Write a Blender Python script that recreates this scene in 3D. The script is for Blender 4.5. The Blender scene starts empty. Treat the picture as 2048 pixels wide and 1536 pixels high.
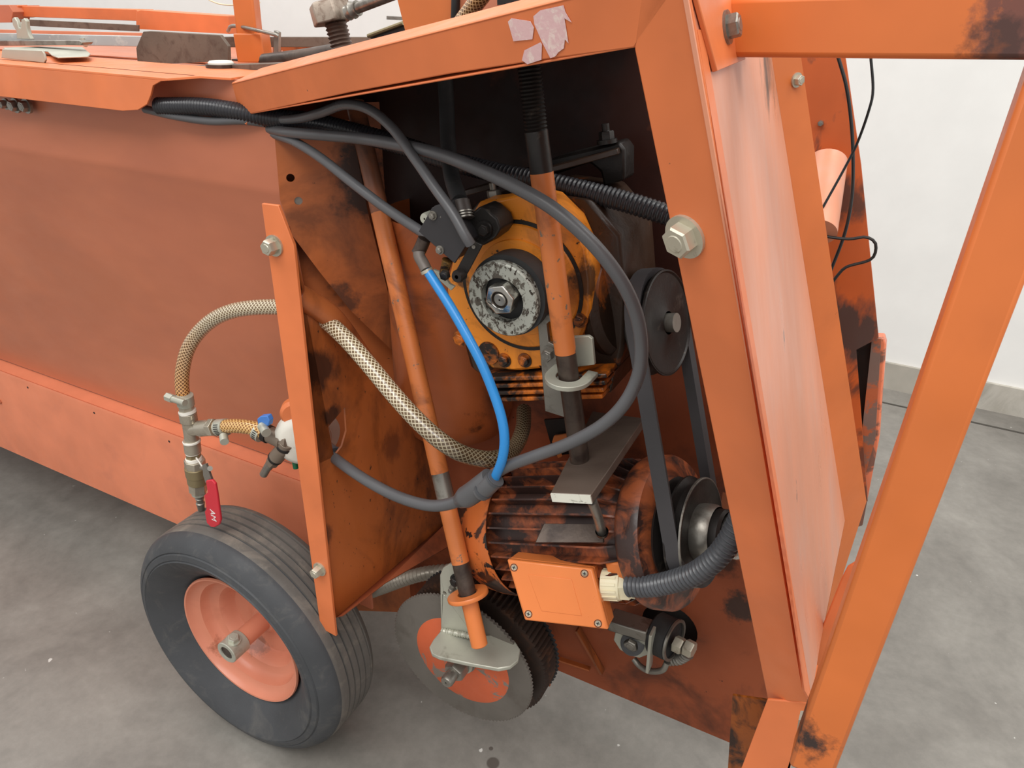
import bpy, bmesh, math, random
from mathutils import Vector as V, Matrix, geometry
random.seed(7)
# ------------------------------------------------------------------ camera, world, lights
F=1490.0; CAM=V((0,0,1.08))
def _basis(yaw,pit,rol):
    cy,sy,cp,sp,cr,sr=math.cos(yaw),math.sin(yaw),math.cos(pit),math.sin(pit),math.cos(rol),math.sin(rol)
    f=V((sy*cp,cy*cp,-sp)); r=V((cy,-sy,0)); u=r.cross(f)
    return r*cr+u*sr, -r*sr+u*cr, f
RT,UP,FW=_basis(math.radians(-27.5),math.radians(27.6),math.radians(1.0))
scene=bpy.context.scene; C=scene.collection
cd=bpy.data.cameras.new('camera'); cd.sensor_width=36; cd.lens=F/2048*36; cd.clip_start=.02; cd.clip_end=60
cam=bpy.data.objects.new('camera',cd); C.objects.link(cam)
m=Matrix((RT,UP,-FW)).transposed().to_4x4(); m.translation=CAM; cam.matrix_world=m; scene.camera=cam
w=bpy.data.worlds.new('world'); scene.world=w; w.use_nodes=True
w.node_tree.nodes['Background'].inputs[0].default_value=(1,.985,.965,1); w.node_tree.nodes['Background'].inputs[1].default_value=.64
def area(name,loc,size,power,rot=(0,0,0)):
    l=bpy.data.lights.new(name,'AREA'); l.shape='RECTANGLE'; l.size,l.size_y=size; l.energy=power; l.color=(1,.985,.96)
    o=bpy.data.objects.new(name,l); C.objects.link(o); o.location=loc; o.rotation_euler=rot; return o
area('ceiling_light',(0.2,-1.0,3.0),(3.6,1.4),74)
area('ceiling_light',(-2.6,1.0,3.0),(3.2,1.4),40)
area('ceiling_light',(1.8,1.2,3.0),(3.2,1.4),40)
vs=scene.view_settings; vs.view_transform='Standard'; vs.look='None'; vs.gamma=1; vs.use_curve_mapping=False; vs.exposure=0.25
# ------------------------------------------------------------------ photo-ray placement onto real planes
def ray(x,y): return (RT*((x-1024)/F)+UP*(-(y-768)/F)+FW)
def at(x,y,Y=None,X=None,Z=None,pl=None):
    d=ray(x,y)
    if Y is not None: t=Y/d.y
    elif X is not None: t=X/d.x
    elif Z is not None: t=(Z-CAM.z)/d.z
    else: t=((pl[0]-CAM).dot(pl[1]))/d.dot(pl[1])
    return CAM+d*t
def pp(pts,**k): return [at(x,y,**k) for x,y in pts]
# ------------------------------------------------------------------ objects
def thing(name,label,cat,loc,group=None):
    o=bpy.data.objects.new(name,None); o.empty_display_size=.02; C.objects.link(o); o.location=loc
    o['label']=label; o['category']=cat
    if group: o['group']=group
    return o
def rootloc(p):
    v=V((0,0,0))
    while p: v=v+p.location; p=p.parent
    return v
def obj(name,bm,mat,parent=None,bevel=0,smooth=True,kind=None,label=None,cat=None,group=None,at_base=None):
    off=rootloc(parent) if parent else (V(at_base) if at_base is not None else V((0,0,0)))
    bmesh.ops.translate(bm,verts=bm.verts,vec=-off)
    bmesh.ops.recalc_face_normals(bm,faces=bm.faces)
    me=bpy.data.meshes.new(name); bm.to_mesh(me); bm.free()
    me.materials.append(mat)
    o=bpy.data.objects.new(name,me); C.objects.link(o)
    if parent: o.parent=parent
    else: o.location=off
    if smooth:
        for p in me.polygons: p.use_smooth=True
        me.set_sharp_from_angle(angle=math.radians(38))
    if bevel:
        b=o.modifiers.new('bevel','BEVEL'); b.width=bevel; b.segments=2; b.limit_method='ANGLE'; b.angle_limit=math.radians(40); b.harden_normals=False
    if kind: o['kind']=kind
    if label: o['label']=label
    if cat: o['category']=cat
    if group: o['group']=group
    return o
def B(): return bmesh.new()
def frame(ax,ref=None):
    a=V(ax).normalized(); r=V(ref) if ref is not None else (V((0,0,1)) if abs(a.z)<.9 else V((1,0,0)))
    x=(r-a*r.dot(a)).normalized(); return x,a.cross(x),a
def loft(bm,rings,cap=True,closed=False):
    vs=[[bm.verts.new(p) for p in r] for r in rings]; n=len(vs[0]); k=len(vs)
    for i in range(k if closed else k-1):
        a,b=vs[i],vs[(i+1)%k]
        for j in range(n):
            try: bm.faces.new((a[j],a[(j+1)%n],b[(j+1)%n],b[j]))
            except ValueError: pass
    if cap and not closed:
        for r in (vs[0],vs[-1]):
            try: bm.faces.new(r)
            except ValueError: pass
    return vs
def box(bm,c,ax,ay,az):
    """c centre, ax ay az half-extent vectors"""
    c,ax,ay,az=V(c),V(ax),V(ay),V(az)
    loft(bm,[[c+s*az-ax-ay,c+s*az+ax-ay,c+s*az+ax+ay,c+s*az-ax+ay] for s in(-1,1)]); return bm
def abox(bm,x0,x1,y0,y1,z0,z1):
    return box(bm,((x0+x1)/2,(y0+y1)/2,(z0+z1)/2),((x1-x0)/2,0,0),(0,(y1-y0)/2,0),(0,0,(z1-z0)/2))
def beam(bm,p,q,w,h,side):
    """bar from p to q, width w along side, height h"""
    p,q=V(p),V(q); d=(q-p); s=V(side); s=(s-d.normalized()*s.dot(d.normalized())).normalized(); n=d.normalized().cross(s)
    return box(bm,(p+q)/2,s*w/2,n*h/2,d/2)
def cyl(bm,p,q,r,r2=None,n=32,ref=None):
    p,q=V(p),V(q); x,y,a=frame(q-p,ref); r2=r if r2 is None else r2
    loft(bm,[[c+(x*math.cos(t)+y*math.sin(t))*R for t in [2*math.pi*i/n for i in range(n)]] for c,R in((p,r),(q,r2))]); return bm
def lathe(bm,prof,o,ax,n=48,ref=None,closed=False):
    """prof [(r,h)]"""
    o=V(o); x,y,a=frame(ax,ref)
    loft(bm,[[o+a*h+(x*math.cos(t)+y*math.sin(t))*max(r,1e-5) for t in [2*math.pi*i/n for i in range(n)]] for r,h in prof],cap=False,closed=closed); return bm
def hexnut(bm,c,ax,r,h,ref=None,rot=0,bore=0):
    c=V(c); x,y,a=frame(ax,ref)
    def ring(R,k): return [c+a*k+(x*math.cos(t)+y*math.sin(t))*R for t in [math.pi/3*i+rot for i in range(6)]]
    loft(bm,[ring(r,0),ring(r,h*.85),ring(r*.88,h)]); return bm
def prism(bm,poly,vec,holes=()):
    vec=V(vec); loops=[poly]+list(holes); flat=[p for l in loops for p in l]
    top=[bm.verts.new(p) for p in flat]; bot=[bm.verts.new(V(p)+vec) for p in flat]
    tris=geometry.tessellate_polygon([[V(p) for p in l] for l in loops])
    for t in tris:
        for S,o in((top,1),(bot,-1)):
            try: bm.faces.new([S[i] for i in (t if o>0 else reversed(t))])
            except ValueError: pass
    k=0
    for l in loops:
        n=len(l)
        for i in range(n):
            a,b=k+i,k+(i+1)%n
            try: bm.faces.new((top[a],top[b],bot[b],bot[a]))
            except ValueError: pass
        k+=n
    bmesh.ops.dissolve_limit(bm,angle_limit=.01,verts=bm.verts,edges=bm.edges)
    return bm
def circ(c,ax,r,n=20,ref=None,ry=None):
    x,y,a=frame(ax,ref); return [V(c)+(x*math.cos(2*math.pi*i/n)*r+y*math.sin(2*math.pi*i/n)*(ry or r)) for i in range(n)]
def catmull(P,step=.002):
    P=[V(p) for p in P]; Q=[P[0]*2-P[1]]+P+[P[-1]*2-P[-2]]; out=[]
    for i in range(1,len(Q)-2):
        a,b,c,d=Q[i-1:i+3]
        for k in range(24):
            t=k/24; out.append(.5*((2*b)+(c-a)*t+(2*a-5*b+4*c-d)*t*t+(3*b-a-3*c+d)*t**3))
    out.append(P[-1])
    L=[0]
    for i in range(1,len(out)): L.append(L[-1]+(out[i]-out[i-1]).length)
    n=max(2,int(L[-1]/step)); res=[]; j=0
    for k in range(n+1):
        s=L[-1]*k/n
        while j<len(L)-2 and L[j+1]<s: j+=1
        f=(s-L[j])/max(L[j+1]-L[j],1e-9); res.append(out[j].lerp(out[j+1],f))
    return res,L[-1]
def tube(bm,P,r,n=14,step=.004,rf=None,cap=True,smoothpath=True):
    if smoothpath: pts,L=catmull(P,step)
    else:
        pts=[V(p) for p in P]; L=sum((pts[i+1]-pts[i]).length for i in range(len(pts)-1))
    uvl=bm.loops.layers.uv.verify()
    t=(pts[1]-pts[0]).normalized(); x=frame(t)[0]; rings=[];N=len(pts)
    for i,p in enumerate(pts):
        t=(pts[min(i+1,N-1)]-pts[max(i-1,0)]).normalized(); x=(x-t*x.dot(t)).normalized(); y=t.cross(x)
        R=rf(L*i/(N-1)) if rf else r
        rings.append([p+(x*math.cos(a)+y*math.sin(a))*R for a in [2*math.pi*k/n for k in range(n)]])
    vs=loft(bm,rings,cap=cap); idx={v:(i,j) for i,r_ in enumerate(vs) for j,v in enumerate(r_)}
    for f in bm.faces:
        if len(f.verts)!=4: continue
        js=[idx[l.vert][1] for l in f.loops if l.vert in idx]
        if len(js)<4: continue
        wrap=max(js)==n-1 and min(js)==0
        for l in f.loops:
            i,j=idx[l.vert]; l[uvl].uv=((j if not(wrap and j==0) else n)/n, L*i/(N-1)/(2*math.pi*r))
    return bm
def corr(bm,P,r,pitch=.0046,depth=.0016,n=18):
    return tube(bm,P,r,n=n,step=pitch/4,rf=lambda s:r-depth*(.5-.5*math.cos(2*math.pi*s/pitch))**1.5)
def bolt(name,p,ax,r,mat,parent,h=None,label=None,wash=True,rot=.3,stub=False):
    p=V(p); a=V(ax).normalized(); h=h or r*.9; bm=B(); k=0
    if wash: cyl(bm,p-a*r*.3,p+a*r*.22,r*1.35,n=24); k=r*.22
    hexnut(bm,p+a*k,a,r,h,rot=rot); lathe(bm,[(r*.55,k+h),(r*.5,k+h*1.06),(0,k+h*1.06)],p,a,n=16)
    if stub: cyl(bm,p+a*(k+h*.9),p+a*(k+h*1.9),r*.5,n=14)
    return obj(name,bm,mat,parent,label=label)
# ------------------------------------------------------------------ materials (procedural)
def lin(c): return tuple(((x/255/12.92) if x<=10.31 else ((x/255+.055)/1.055)**2.4) for x in c)+(1,)
def mat(name,col,rough=.5,metal=0,tone=.08,tscale=9,dirt=None,dscale=14,dlo=.5,dhi=.7,damt=1,chip=None,cscale=45,cthr=.70,patches=(),bump=.05,bscale=300,coat=0,stretch=(1,1,1),spec=.5,fine=0,fcol=(40,34,30)):
    M=bpy.data.materials.new(name); M.use_nodes=True; nt=M.node_tree; N=nt.nodes; L=nt.links
    bs=N['Principled BSDF']; bs.inputs['Roughness'].default_value=rough; bs.inputs['Metallic'].default_value=metal; bs.inputs['Specular IOR Level'].default_value=spec
    if coat: bs.inputs['Coat Weight'].default_value=coat; bs.inputs['Coat Roughness'].default_value=.25
    geo=N.new('ShaderNodeNewGeometry'); mp=N.new('ShaderNodeMapping'); L.new(geo.outputs['Position'],mp.inputs[0]); mp.inputs['Scale'].default_value=stretch
    def noise(sc,det=4,ro=.55,dist=0,vec=None):
        n=N.new('ShaderNodeTexNoise'); n.inputs['Scale'].default_value=sc; n.inputs['Detail'].default_value=det; n.inputs['Roughness'].default_value=ro; n.inputs['Distortion'].default_value=dist
        L.new((vec or mp.outputs[0]),n.inputs['Vector']); return n.outputs['Fac']
    def rng(v,a,b,c=0,d=1):
        r=N.new('ShaderNodeMapRange'); L.new(v,r.inputs[0])
        for i,x in enumerate((a,b,c,d)): r.inputs[i+1].default_value=x
        return r.outputs[0]
    def mix(f,a,b):
        x=N.new('ShaderNodeMix'); x.data_type='RGBA'
        if isinstance(f,float): x.inputs[0].default_value=f
        else: L.new(f,x.inputs[0])
        for i,s in((6,a),(7,b)):
            if isinstance(s,tuple): x.inputs[i].default_value=s
            else: L.new(s,x.inputs[i])
        return x.outputs[2]
    base=lin(col); dark=tuple(c*(1-tone*1.6) for c in base[:3])+(1,); lite=tuple(min(1,c*(1+tone)) for c in base[:3])+(1,)
    c=mix(rng(noise(tscale,3),.35,.65),dark,lite)
    chipf=None
    if dirt:
        f=rng(noise(dscale,6,.65,.6),dlo,dhi,0,damt); c=mix(f,c,lin(dirt))
    if chip:
        chipf=rng(noise(cscale,5,.6),cthr,cthr+.025); c=mix(chipf,c,lin(chip))
    if fine:
        c=mix(rng(noise(230,2,.5),1-fine,1-fine+.04,0,.8),c,lin(fcol))
    for (pos,rad,sc,amt) in patches:  # local spots: real stains, plus the bay shade painted into P_back
        d=N.new('ShaderNodeVectorMath'); d.operation='DISTANCE'; L.new(geo.outputs['Position'],d.inputs[0]); d.inputs[1].default_value=tuple(pos)
        a=N.new('ShaderNodeMath'); a.operation='MULTIPLY_ADD'; L.new(noise(1.6/rad,6,.65),a.inputs[0]); a.inputs[1].default_value=rad*2.2; L.new(d.outputs['Value'],a.inputs[2])
        f=rng(a.outputs[0],rad*1.65,rad*2.15,amt,0); c=mix(f,c,lin(sc))
    L.new(c,bs.inputs['Base Color'])
    rr=rng(noise(28,4),.3,.7,max(.05,rough-.1),min(1,rough+.12)); L.new(rr,bs.inputs['Roughness'])
    if bump:
        bp=N.new('ShaderNodeBump'); bp.inputs['Strength'].default_value=bump; bp.inputs['Distance'].default_value=.002; L.new(noise(bscale,3),bp.inputs['Height']); L.new(bp.outputs[0],bs.inputs['Normal'])
    return M
OR=(224,123,72)
P_clean=mat('orange_paint',OR,.42,tone=.07,dirt=(150,82,52),dscale=5,dlo=.56,dhi=.8,damt=.3,chip=(88,70,62),cscale=42,cthr=.715,patches=[(at(1524,1164,Y=.5),.0045,(84,72,66),.95),(at(1542,1172,Y=.5),.003,(84,72,66),.9)],bump=.03,bscale=60)
SOOT=(34,27,24)
S1=at(2030,60,Y=.47); 
P_hull=mat('orange_hull_paint',(196,117,84),.38,tone=.06,dirt=(168,98,78),dscale=3,dlo=.42,dhi=.75,damt=.5,chip=(70,45,36),cscale=55,cthr=.77,bump=.02,bscale=40,stretch=(.5,1,1))
P_pink=mat('pinkish_orange_paint',(212,140,108),.36,tone=.06,dirt=(188,148,134),dscale=9,dlo=.5,dhi=.72,damt=.6,chip=(96,82,76),cscale=38,cthr=.70,bump=.02,stretch=(1,1,.16),patches=[(at(1495,150,Y=.60),.03,(64,54,48),.9),(at(1512,215,Y=.62),.022,(80,68,60),.85),(at(1560,700,Y=.7),.03,(120,104,96),.5)])  # paler, pinker base with vertical streaks
P_frame=mat('frame_orange_paint',(208,112,54),.40,tone=.06,dirt=(150,74,40),dscale=6,dlo=.6,dhi=.85,damt=.3,chip=(72,50,42),cscale=52,cthr=.745,bump=.03,bscale=60,patches=[(at(2035,60,Y=.47),.022,(96,62,58),.9),(at(1995,90,Y=.47),.016,(50,36,34),.7),(at(1618,1450,Y=.455),.024,(38,36,36),.97)])
P_inner=mat('oily_orange_paint',patches=[(at(632,740,X=-.56),.03,(44,28,24),.85),(at(700,700,X=-.56),.02,(60,32,24),.8),(at(650,1080,X=-.56),.022,(70,38,30),.7),(at(660,830,X=-.56),.016,(36,26,24),.85),(at(770,880,X=-.55),.03,(84,42,28),.6)],col=(172,92,44),rough=.42,tone=.1,dirt=(62,34,24),dscale=11,dlo=.47,dhi=.66,damt=.85,chip=(30,22,20),cscale=60,cthr=.70,bump=.06,bscale=120,fine=.30,stretch=(1,1,.45))
PT_S=[(V((-.66,.74,.70)),.035,(62,46,40),.8),(V((-.62,.78,.86)),.06,(40,26,22),.95),(V((-.63,.77,.62)),.02,(70,48,40),.7)]
P_inner2=mat('sooty_orange_paint',(180,100,54),.4,tone=.1,dirt=(58,36,28),dscale=7,dlo=.5,dhi=.66,damt=.6,chip=(36,26,22),cscale=60,cthr=.72,bump=.04,patches=PT_S)
P_top=mat('maroon_shaded_paint',(60,28,22),.7,spec=.15,tone=.15,dirt=(30,20,18),dscale=8,dlo=.45,dhi=.7,damt=.8)  # near-black base: the shade under the roof is put into the colour
P_back=mat('smeared_shaded_orange_paint',(150,78,48),.55,spec=.3,tone=.1,dirt=(64,40,32),dscale=8,dlo=.5,dhi=.68,damt=.75,chip=(36,26,24),cscale=26,cthr=.70,bump=.04,patches=[(at(1200,230,Y=.82),.23,(46,24,20),.95),(at(900,250,Y=.82),.23,(34,20,18),.95),(at(1250,560,Y=.82),.12,(56,28,22),.9),(at(1480,1215,Y=.82),.028,(52,44,40),.9),(at(1440,1120,Y=.82),.03,(40,30,26),.8)])  # smears are dirt; the broad upper dark patches are painted bay shade
P_grime=mat('oil_soaked_paint',(150,74,30),.35,tone=.12,dirt=(26,20,18),dscale=16,dlo=.40,dhi=.52,damt=1,bump=.12,bscale=140)
P_yel=mat('yellow_orange_paint',(238,144,44),.38,tone=.07,patches=[(at(1175,560,Y=.655),.02,(50,36,26),.9),(at(925,560,Y=.655),.012,(60,42,28),.8),(at(1000,735,Y=.655),.014,(60,38,22),.8)],dirt=(120,58,20),dscale=20,dlo=.52,dhi=.72,damt=.7,chip=(40,30,24),cscale=80,cthr=.66,bump=.08,bscale=160,fine=.25)
P_yelg=mat('grimy_yellow_paint',(206,110,30),.4,tone=.1,dirt=(34,26,22),dscale=22,dlo=.42,dhi=.56,damt=1,bump=.15,bscale=200)
P_dark=mat('grimy_housing',(54,38,28),.36,tone=.2,dirt=(170,88,30),dscale=20,dlo=.60,dhi=.72,damt=.8,bump=.15,bscale=180)
P_motor=mat('motor_orange_paint',(208,112,56),.38,patches=[(at(990,960,Y=.65),.04,(44,38,38),.95),(at(960,1040,Y=.62),.018,(44,38,38),.9)],tone=.1,dirt=(42,34,32),dscale=20,dlo=.50,dhi=.54,damt=.95,chip=(40,34,32),cscale=70,cthr=.60,bump=.1,bscale=160,stretch=(1,1,.6))
P_fin=mat('motor_fin_paint',(170,90,52),.4,tone=.12,dirt=(48,36,34),dscale=26,dlo=.38,dhi=.56,damt=.97,bump=.1)
P_lid=mat('terminal_box_paint',(226,128,66),.36,tone=.05,chip=(70,44,36),cscale=60,cthr=.755,bump=.02)
P_rod=mat('rod_orange_paint',(204,116,60),.42,tone=.1,dirt=(96,54,36),dscale=24,dlo=.55,dhi=.75,damt=.7,chip=(120,100,84),cscale=70,cthr=.63,bump=.05)
P_rim=mat('rim_orange_paint',(214,136,108),.4,tone=.05,dirt=(176,100,76),dscale=12,dlo=.6,dhi=.8,damt=.5,bump=.02,patches=[(at(440,1290,Y=.57),.02,(132,68,42),.7),(at(520,1290,Y=.60),.022,(110,84,76),.6)])
steel=mat('bare_steel',(150,146,138),.35,.75,tone=.1,dirt=(86,76,68),dscale=30,dlo=.5,dhi=.68,damt=.7,bump=.08,bscale=200)
brown=mat('browned_steel',(84,72,64),.42,.5,tone=.14,dirt=(52,42,38),dscale=30,dlo=.45,dhi=.65,damt=.8,bump=.08)
galv=mat('galvanised_steel',(186,186,172),.42,.45,tone=.06,dirt=(120,112,98),dscale=26,dlo=.58,dhi=.74,damt=.7,bump=.05)
zinc=mat('zinc_plated',(196,190,172),.36,.6,tone=.08,dirt=(120,106,88),dscale=60,dlo=.56,dhi=.7,damt=.6,bump=.05)
nickel=mat('nickel_plated_brass',(186,178,162),.32,.65,tone=.06,dirt=(130,118,100),dscale=40,dlo=.55,dhi=.75,damt=.5,bump=.03)
brass=mat('dull_brass',(150,136,104),.4,.6,tone=.1,bump=.04)
chrome=mat('polished_steel',(196,194,188),.18,.95,tone=.05,dirt=(110,104,96),dscale=50,dlo=.6,dhi=.7,damt=.5)
scuffed=mat('scuffed_disc_paint',(178,180,170),.45,.2,tone=.06,dirt=(70,60,50),dscale=140,dlo=.52,dhi=.57,damt=.9,bump=.1,chip=(60,50,42),cscale=230,cthr=.58,stretch=(1,1,.7))
gearst=mat('grey_toothed_steel',(116,110,103),.5,.35,tone=.1,dirt=(96,88,80),dscale=20,dlo=.5,dhi=.7,damt=.7,bump=.06)
darkst=mat('blackened_steel',(42,38,36),.4,.4,tone=.2,dirt=(92,84,76),dscale=60,dlo=.6,dhi=.72,damt=.6,bump=.08)
blackp=mat('black_plate',(52,50,52),.38,.1,tone=.1,bump=.03,chip=(112,108,102),cscale=120,cthr=.74)
black=mat('black_plastic',(26,26,27),.42,tone=.15)
conduit=mat('grey_black_conduit',(74,76,80),.34,tone=.1)
conduitb=mat('black_conduit',(46,46,50),.28,tone=.1)
cable=mat('grey_black_cable',(88,88,90),.36,tone=.08,bump=.03)
rubber=mat('black_rubber',(40,40,41),.6,tone=.12,dirt=(74,70,66),dscale=30,dlo=.5,dhi=.8,damt=.5)
beltm=mat('belt_rubber',(64,62,64),.55,tone=.08)
tyre=mat('tyre_rubber',(66,68,71),.62,tone=.10,dirt=(112,108,102),dscale=24,dlo=.52,dhi=.75,damt=.45,bump=.12,bscale=260)
tyretread=mat('dusty_tyre_tread',(98,93,88),.7,tone=.12,dirt=(138,128,116),dscale=20,dlo=.5,dhi=.7,damt=.6,bump=.15,bscale=200)
blue=mat('blue_plastic',(44,134,204),.3,tone=.04)
bluec=mat('blue_clamp_cover',(70,128,206),.4,tone=.04)
red=mat('red_plastic',(206,44,58),.4,tone=.05)
green=mat('green_wire',(30,130,90),.45)
white=mat('white_plastic',(226,222,210),.45,tone=.04,dirt=(150,130,110),dscale=50,dlo=.62,dhi=.72,damt=.5)
cream=mat('cream_plastic',(226,216,184),.45,tone=.05,dirt=(120,96,70),dscale=70,dlo=.62,dhi=.7,damt=.6)
tapem=mat('white_thread_tape',(240,236,226),.5)
stick=mat('pink_grey_label_residue',(226,186,186),.6,tone=.05,dirt=(240,226,214),dscale=160,dlo=.5,dhi=.62,damt=.6,bump=.1)
lettr=mat('white_lettering',(240,230,228),.5,bump=0)
whitebar=mat('painted_flat_bar',(176,180,180),.42,.2,tone=.06,dirt=(206,206,200),dscale=40,dlo=.55,dhi=.62,damt=.6,bump=.05)
rustbar=mat('rusty_flat_bar',(112,98,86),.6,.2,tone=.14,dirt=(84,66,56),dscale=40,dlo=.5,dhi=.65,damt=.7,bump=.12)
# braided hose
def braid(name,bg,fg,rough=.28,n=11,w=.18,grad=None):
    M=bpy.data.materials.new(name); M.use_nodes=True; nt=M.node_tree; N=nt.nodes; L=nt.links; bs=N['Principled BSDF']
    uv=N.new('ShaderNodeTexCoord'); sp=N.new('ShaderNodeSeparateXYZ'); L.new(uv.outputs['UV'],sp.inputs[0])
    fs=[]
    for s in(1,-1):
        a=N.new('ShaderNodeMath'); a.operation='MULTIPLY'; L.new(sp.outputs[0],a.inputs[0]); a.inputs[1].default_value=n
        b=N.new('ShaderNodeMath'); b.operation='MULTIPLY_ADD'; L.new(sp.outputs[1],b.inputs[0]); b.inputs[1].default_value=s*n*.95; L.new(a.outputs[0],b.inputs[2])
        f=N.new('ShaderNodeMath'); f.operation='PINGPONG'; L.new(b.outputs[0],f.inputs[0]); f.inputs[1].default_value=.5
        g=N.new('ShaderNodeMapRange'); L.new(f.outputs[0],g.inputs[0]); g.inputs[1].default_value=w*.5; g.inputs[2].default_value=w*.5+.07; g.inputs[3].default_value=1; g.inputs[4].default_value=0; fs.append(g.outputs[0])
    mx=N.new('ShaderNodeMath'); mx.operation='MAXIMUM'; L.new(fs[0],mx.inputs[0]); L.new(fs[1],mx.inputs[1])
    x=N.new('ShaderNodeMix'); x.data_type='RGBA'; L.new(mx.outputs[0],x.inputs[0]); x.inputs[6].default_value=lin(bg); x.inputs[7].default_value=lin(fg); out=x.outputs[2]
    for (v0,v1,cc_) in (grad or ()):
        g=N.new('ShaderNodeMapRange'); L.new(sp.outputs[1],g.inputs[0]); g.inputs[1].default_value=v0; g.inputs[2].default_value=v1; g.inputs[3].default_value=0; g.inputs[4].default_value=.85
        q=N.new('ShaderNodeMix'); q.data_type='RGBA'; q.blend_type='MULTIPLY'; L.new(g.outputs[0],q.inputs[0]); L.new(out,q.inputs[6]); q.inputs[7].default_value=lin(cc_); out=q.outputs[2]
    L.new(out,bs.inputs['Base Color'])
    bs.inputs['Roughness'].default_value=rough; bs.inputs['Coat Weight'].default_value=.6; bs.inputs['Coat Roughness'].default_value=.12
    return M
braid_w=braid('clear_braided_hose',(112,88,60),(226,214,186),grad=((2.6,.2,(255,186,100)),(8.6,10.2,(120,112,98)))); braid_a=braid('amber_braided_hose',(140,88,34),(236,196,128)); braid_d=braid('dirty_braided_hose',(84,72,52),(214,200,150))
# floor and wall
FL=bpy.data.materials.new('polished_concrete'); FL.use_nodes=True
def build_floor():
    nt=FL.node_tree; N=nt.nodes; L=nt.links; bs=N['Principled BSDF']; g=N.new('ShaderNodeNewGeometry')
    def noise(sc,det,ro=.6,dist=0):
        n=N.new('ShaderNodeTexNoise'); n.inputs['Scale'].default_value=sc; n.inputs['Detail'].default_value=det; n.inputs['Roughness'].default_value=ro; n.inputs['Distortion'].default_value=dist; L.new(g.outputs['Position'],n.inputs['Vector']); return n.outputs['Fac']
    r=N.new('ShaderNodeValToRGB'); L.new(noise(3.2,9,.62,.6),r.inputs[0]); e=r.color_ramp.elements
    e[0].position=.30; e[0].color=lin((112,108,102)); e[1].position=.70; e[1].color=lin((146,142,135))
    r2=N.new('ShaderNodeMapRange'); L.new(noise(38,6,.7),r2.inputs[0]); r2.inputs[1].default_value=.35; r2.inputs[2].default_value=.7; r2.inputs[3].default_value=.88; r2.inputs[4].default_value=1.08
    m1=N.new('ShaderNodeVectorMath'); m1.operation='SCALE'; L.new(r.outputs[0],m1.inputs[0]); L.new(r2.outputs[0],m1.inputs['Scale'])
    sp=N.new('ShaderNodeMapRange'); L.new(noise(60,2,.4),sp.inputs[0]); sp.inputs[1].default_value=.76; sp.inputs[2].default_value=.79
    x=N.new('ShaderNodeMix'); x.data_type='RGBA'; L.new(sp.outputs[0],x.inputs[0]); L.new(m1.outputs[0],x.inputs[6]); x.inputs[7].default_value=lin((200,198,192)); fin=x.outputs[2]
    for (px_,py_,rd_) in((986,1526,.010),(982,1497,.0035)):
        q_=at(px_,py_,Z=-.0155); d_=N.new('ShaderNodeVectorMath'); d_.operation='DISTANCE'; L.new(g.outputs['Position'],d_.inputs[0]); d_.inputs[1].default_value=tuple(q_)
        k_=N.new('ShaderNodeMapRange'); L.new(d_.outputs['Value'],k_.inputs[0]); k_.inputs[1].default_value=rd_*.9; k_.inputs[2].default_value=rd_*1.15; k_.inputs[3].default_value=.8; k_.inputs[4].default_value=0
        z_=N.new('ShaderNodeMix'); z_.data_type='RGBA'; L.new(k_.outputs[0],z_.inputs[0]); L.new(fin,z_.inputs[6]); z_.inputs[7].default_value=lin((72,64,58)); fin=z_.outputs[2]
    L.new(fin,bs.inputs['Base Color'])
    rr=N.new('ShaderNodeMapRange'); L.new(noise(9,5),rr.inputs[0]); rr.inputs[3].default_value=.30; rr.inputs[4].default_value=.62; L.new(rr.outputs[0],bs.inputs['Roughness'])
    b=N.new('ShaderNodeBump'); b.inputs['Strength'].default_value=.08; b.inputs['Distance'].default_value=.004; L.new(noise(50,5),b.inputs['Height']); L.new(b.outputs[0],bs.inputs['Normal'])
build_floor()
wallm=mat('white_wall_paint',(241,241,238),.75,tone=.015,bump=.02)
skirt=mat('grey_skirting',(176,171,160),.6,tone=.08,dirt=(200,196,186),dscale=5,dlo=.5,dhi=.6,damt=.6)
gap=mat('dark_joint',(70,66,60),.8)
# ------------------------------------------------------------------ the room
Z0=-.0155
YW=at(1775,775,Z=Z0).y
obj('floor',abox(B(),-8,7,-3,YW+.1,Z0-.05,Z0),FL,kind='structure')
obj('wall_back',abox(B(),-8,7,YW,YW+.1,Z0,4),wallm,kind='structure')
zb=at(1770,722,Y=YW).z; zl=at(1850,812,Y=YW-.012).z
obj('baseboard_back',abox(B(),-8,7,YW-.012,YW,Z0,zb),skirt,kind='structure')
j1=at(1765,805,Z=Z0); obj('trim_1',abox(B(),-8,7,j1.y-.004,j1.y+.004,Z0,Z0+.0012),gap,kind='structure')
# ------------------------------------------------------------------ machine body
mb=thing('machine_body','large orange sheet steel machine housing with open side bay and long hull','machine',(-.9,.8,0))
def sheet_yz(prof,x0,x1,th,name,mt,parent,bevel=.0008):
    """prof [(y,z)] extruded along x with thickness th toward +y"""
    bm=B(); k=len(prof); nr=[]
    for i,(y,z) in enumerate(prof):
        a=V((0,)+tuple(prof[max(i-1,0)])); b=V((0,)+tuple(prof[min(i+1,k-1)])); t=(b-a).normalized(); n=V((0,-t.z,t.y)); 
        if n.y<0: n=-n
        nr.append(n)
    out=[(y,z) for y,z in prof]; inn=[(y+n.y*th,z+n.z*th) for (y,z),n in zip(prof,nr)]
    loop=out+inn[::-1]
    loft(bm,[[V((x,y,z)) for y,z in loop] for x in(x0,x1)]); return obj(name,bm,mt,parent)
XE=at(545,240,Y=.70).x
sheet_yz([(.700,.984),(.700,.858),(.7015,.848),(.706,.838),(.742,.39)],-3.4,XE,.004,'side_panel',P_hull,mb)
zt=at(0,743,Y=.712).z; zbm=at(0,893,Y=.712).z; zt2=at(0,721,Y=.742).z
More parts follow.
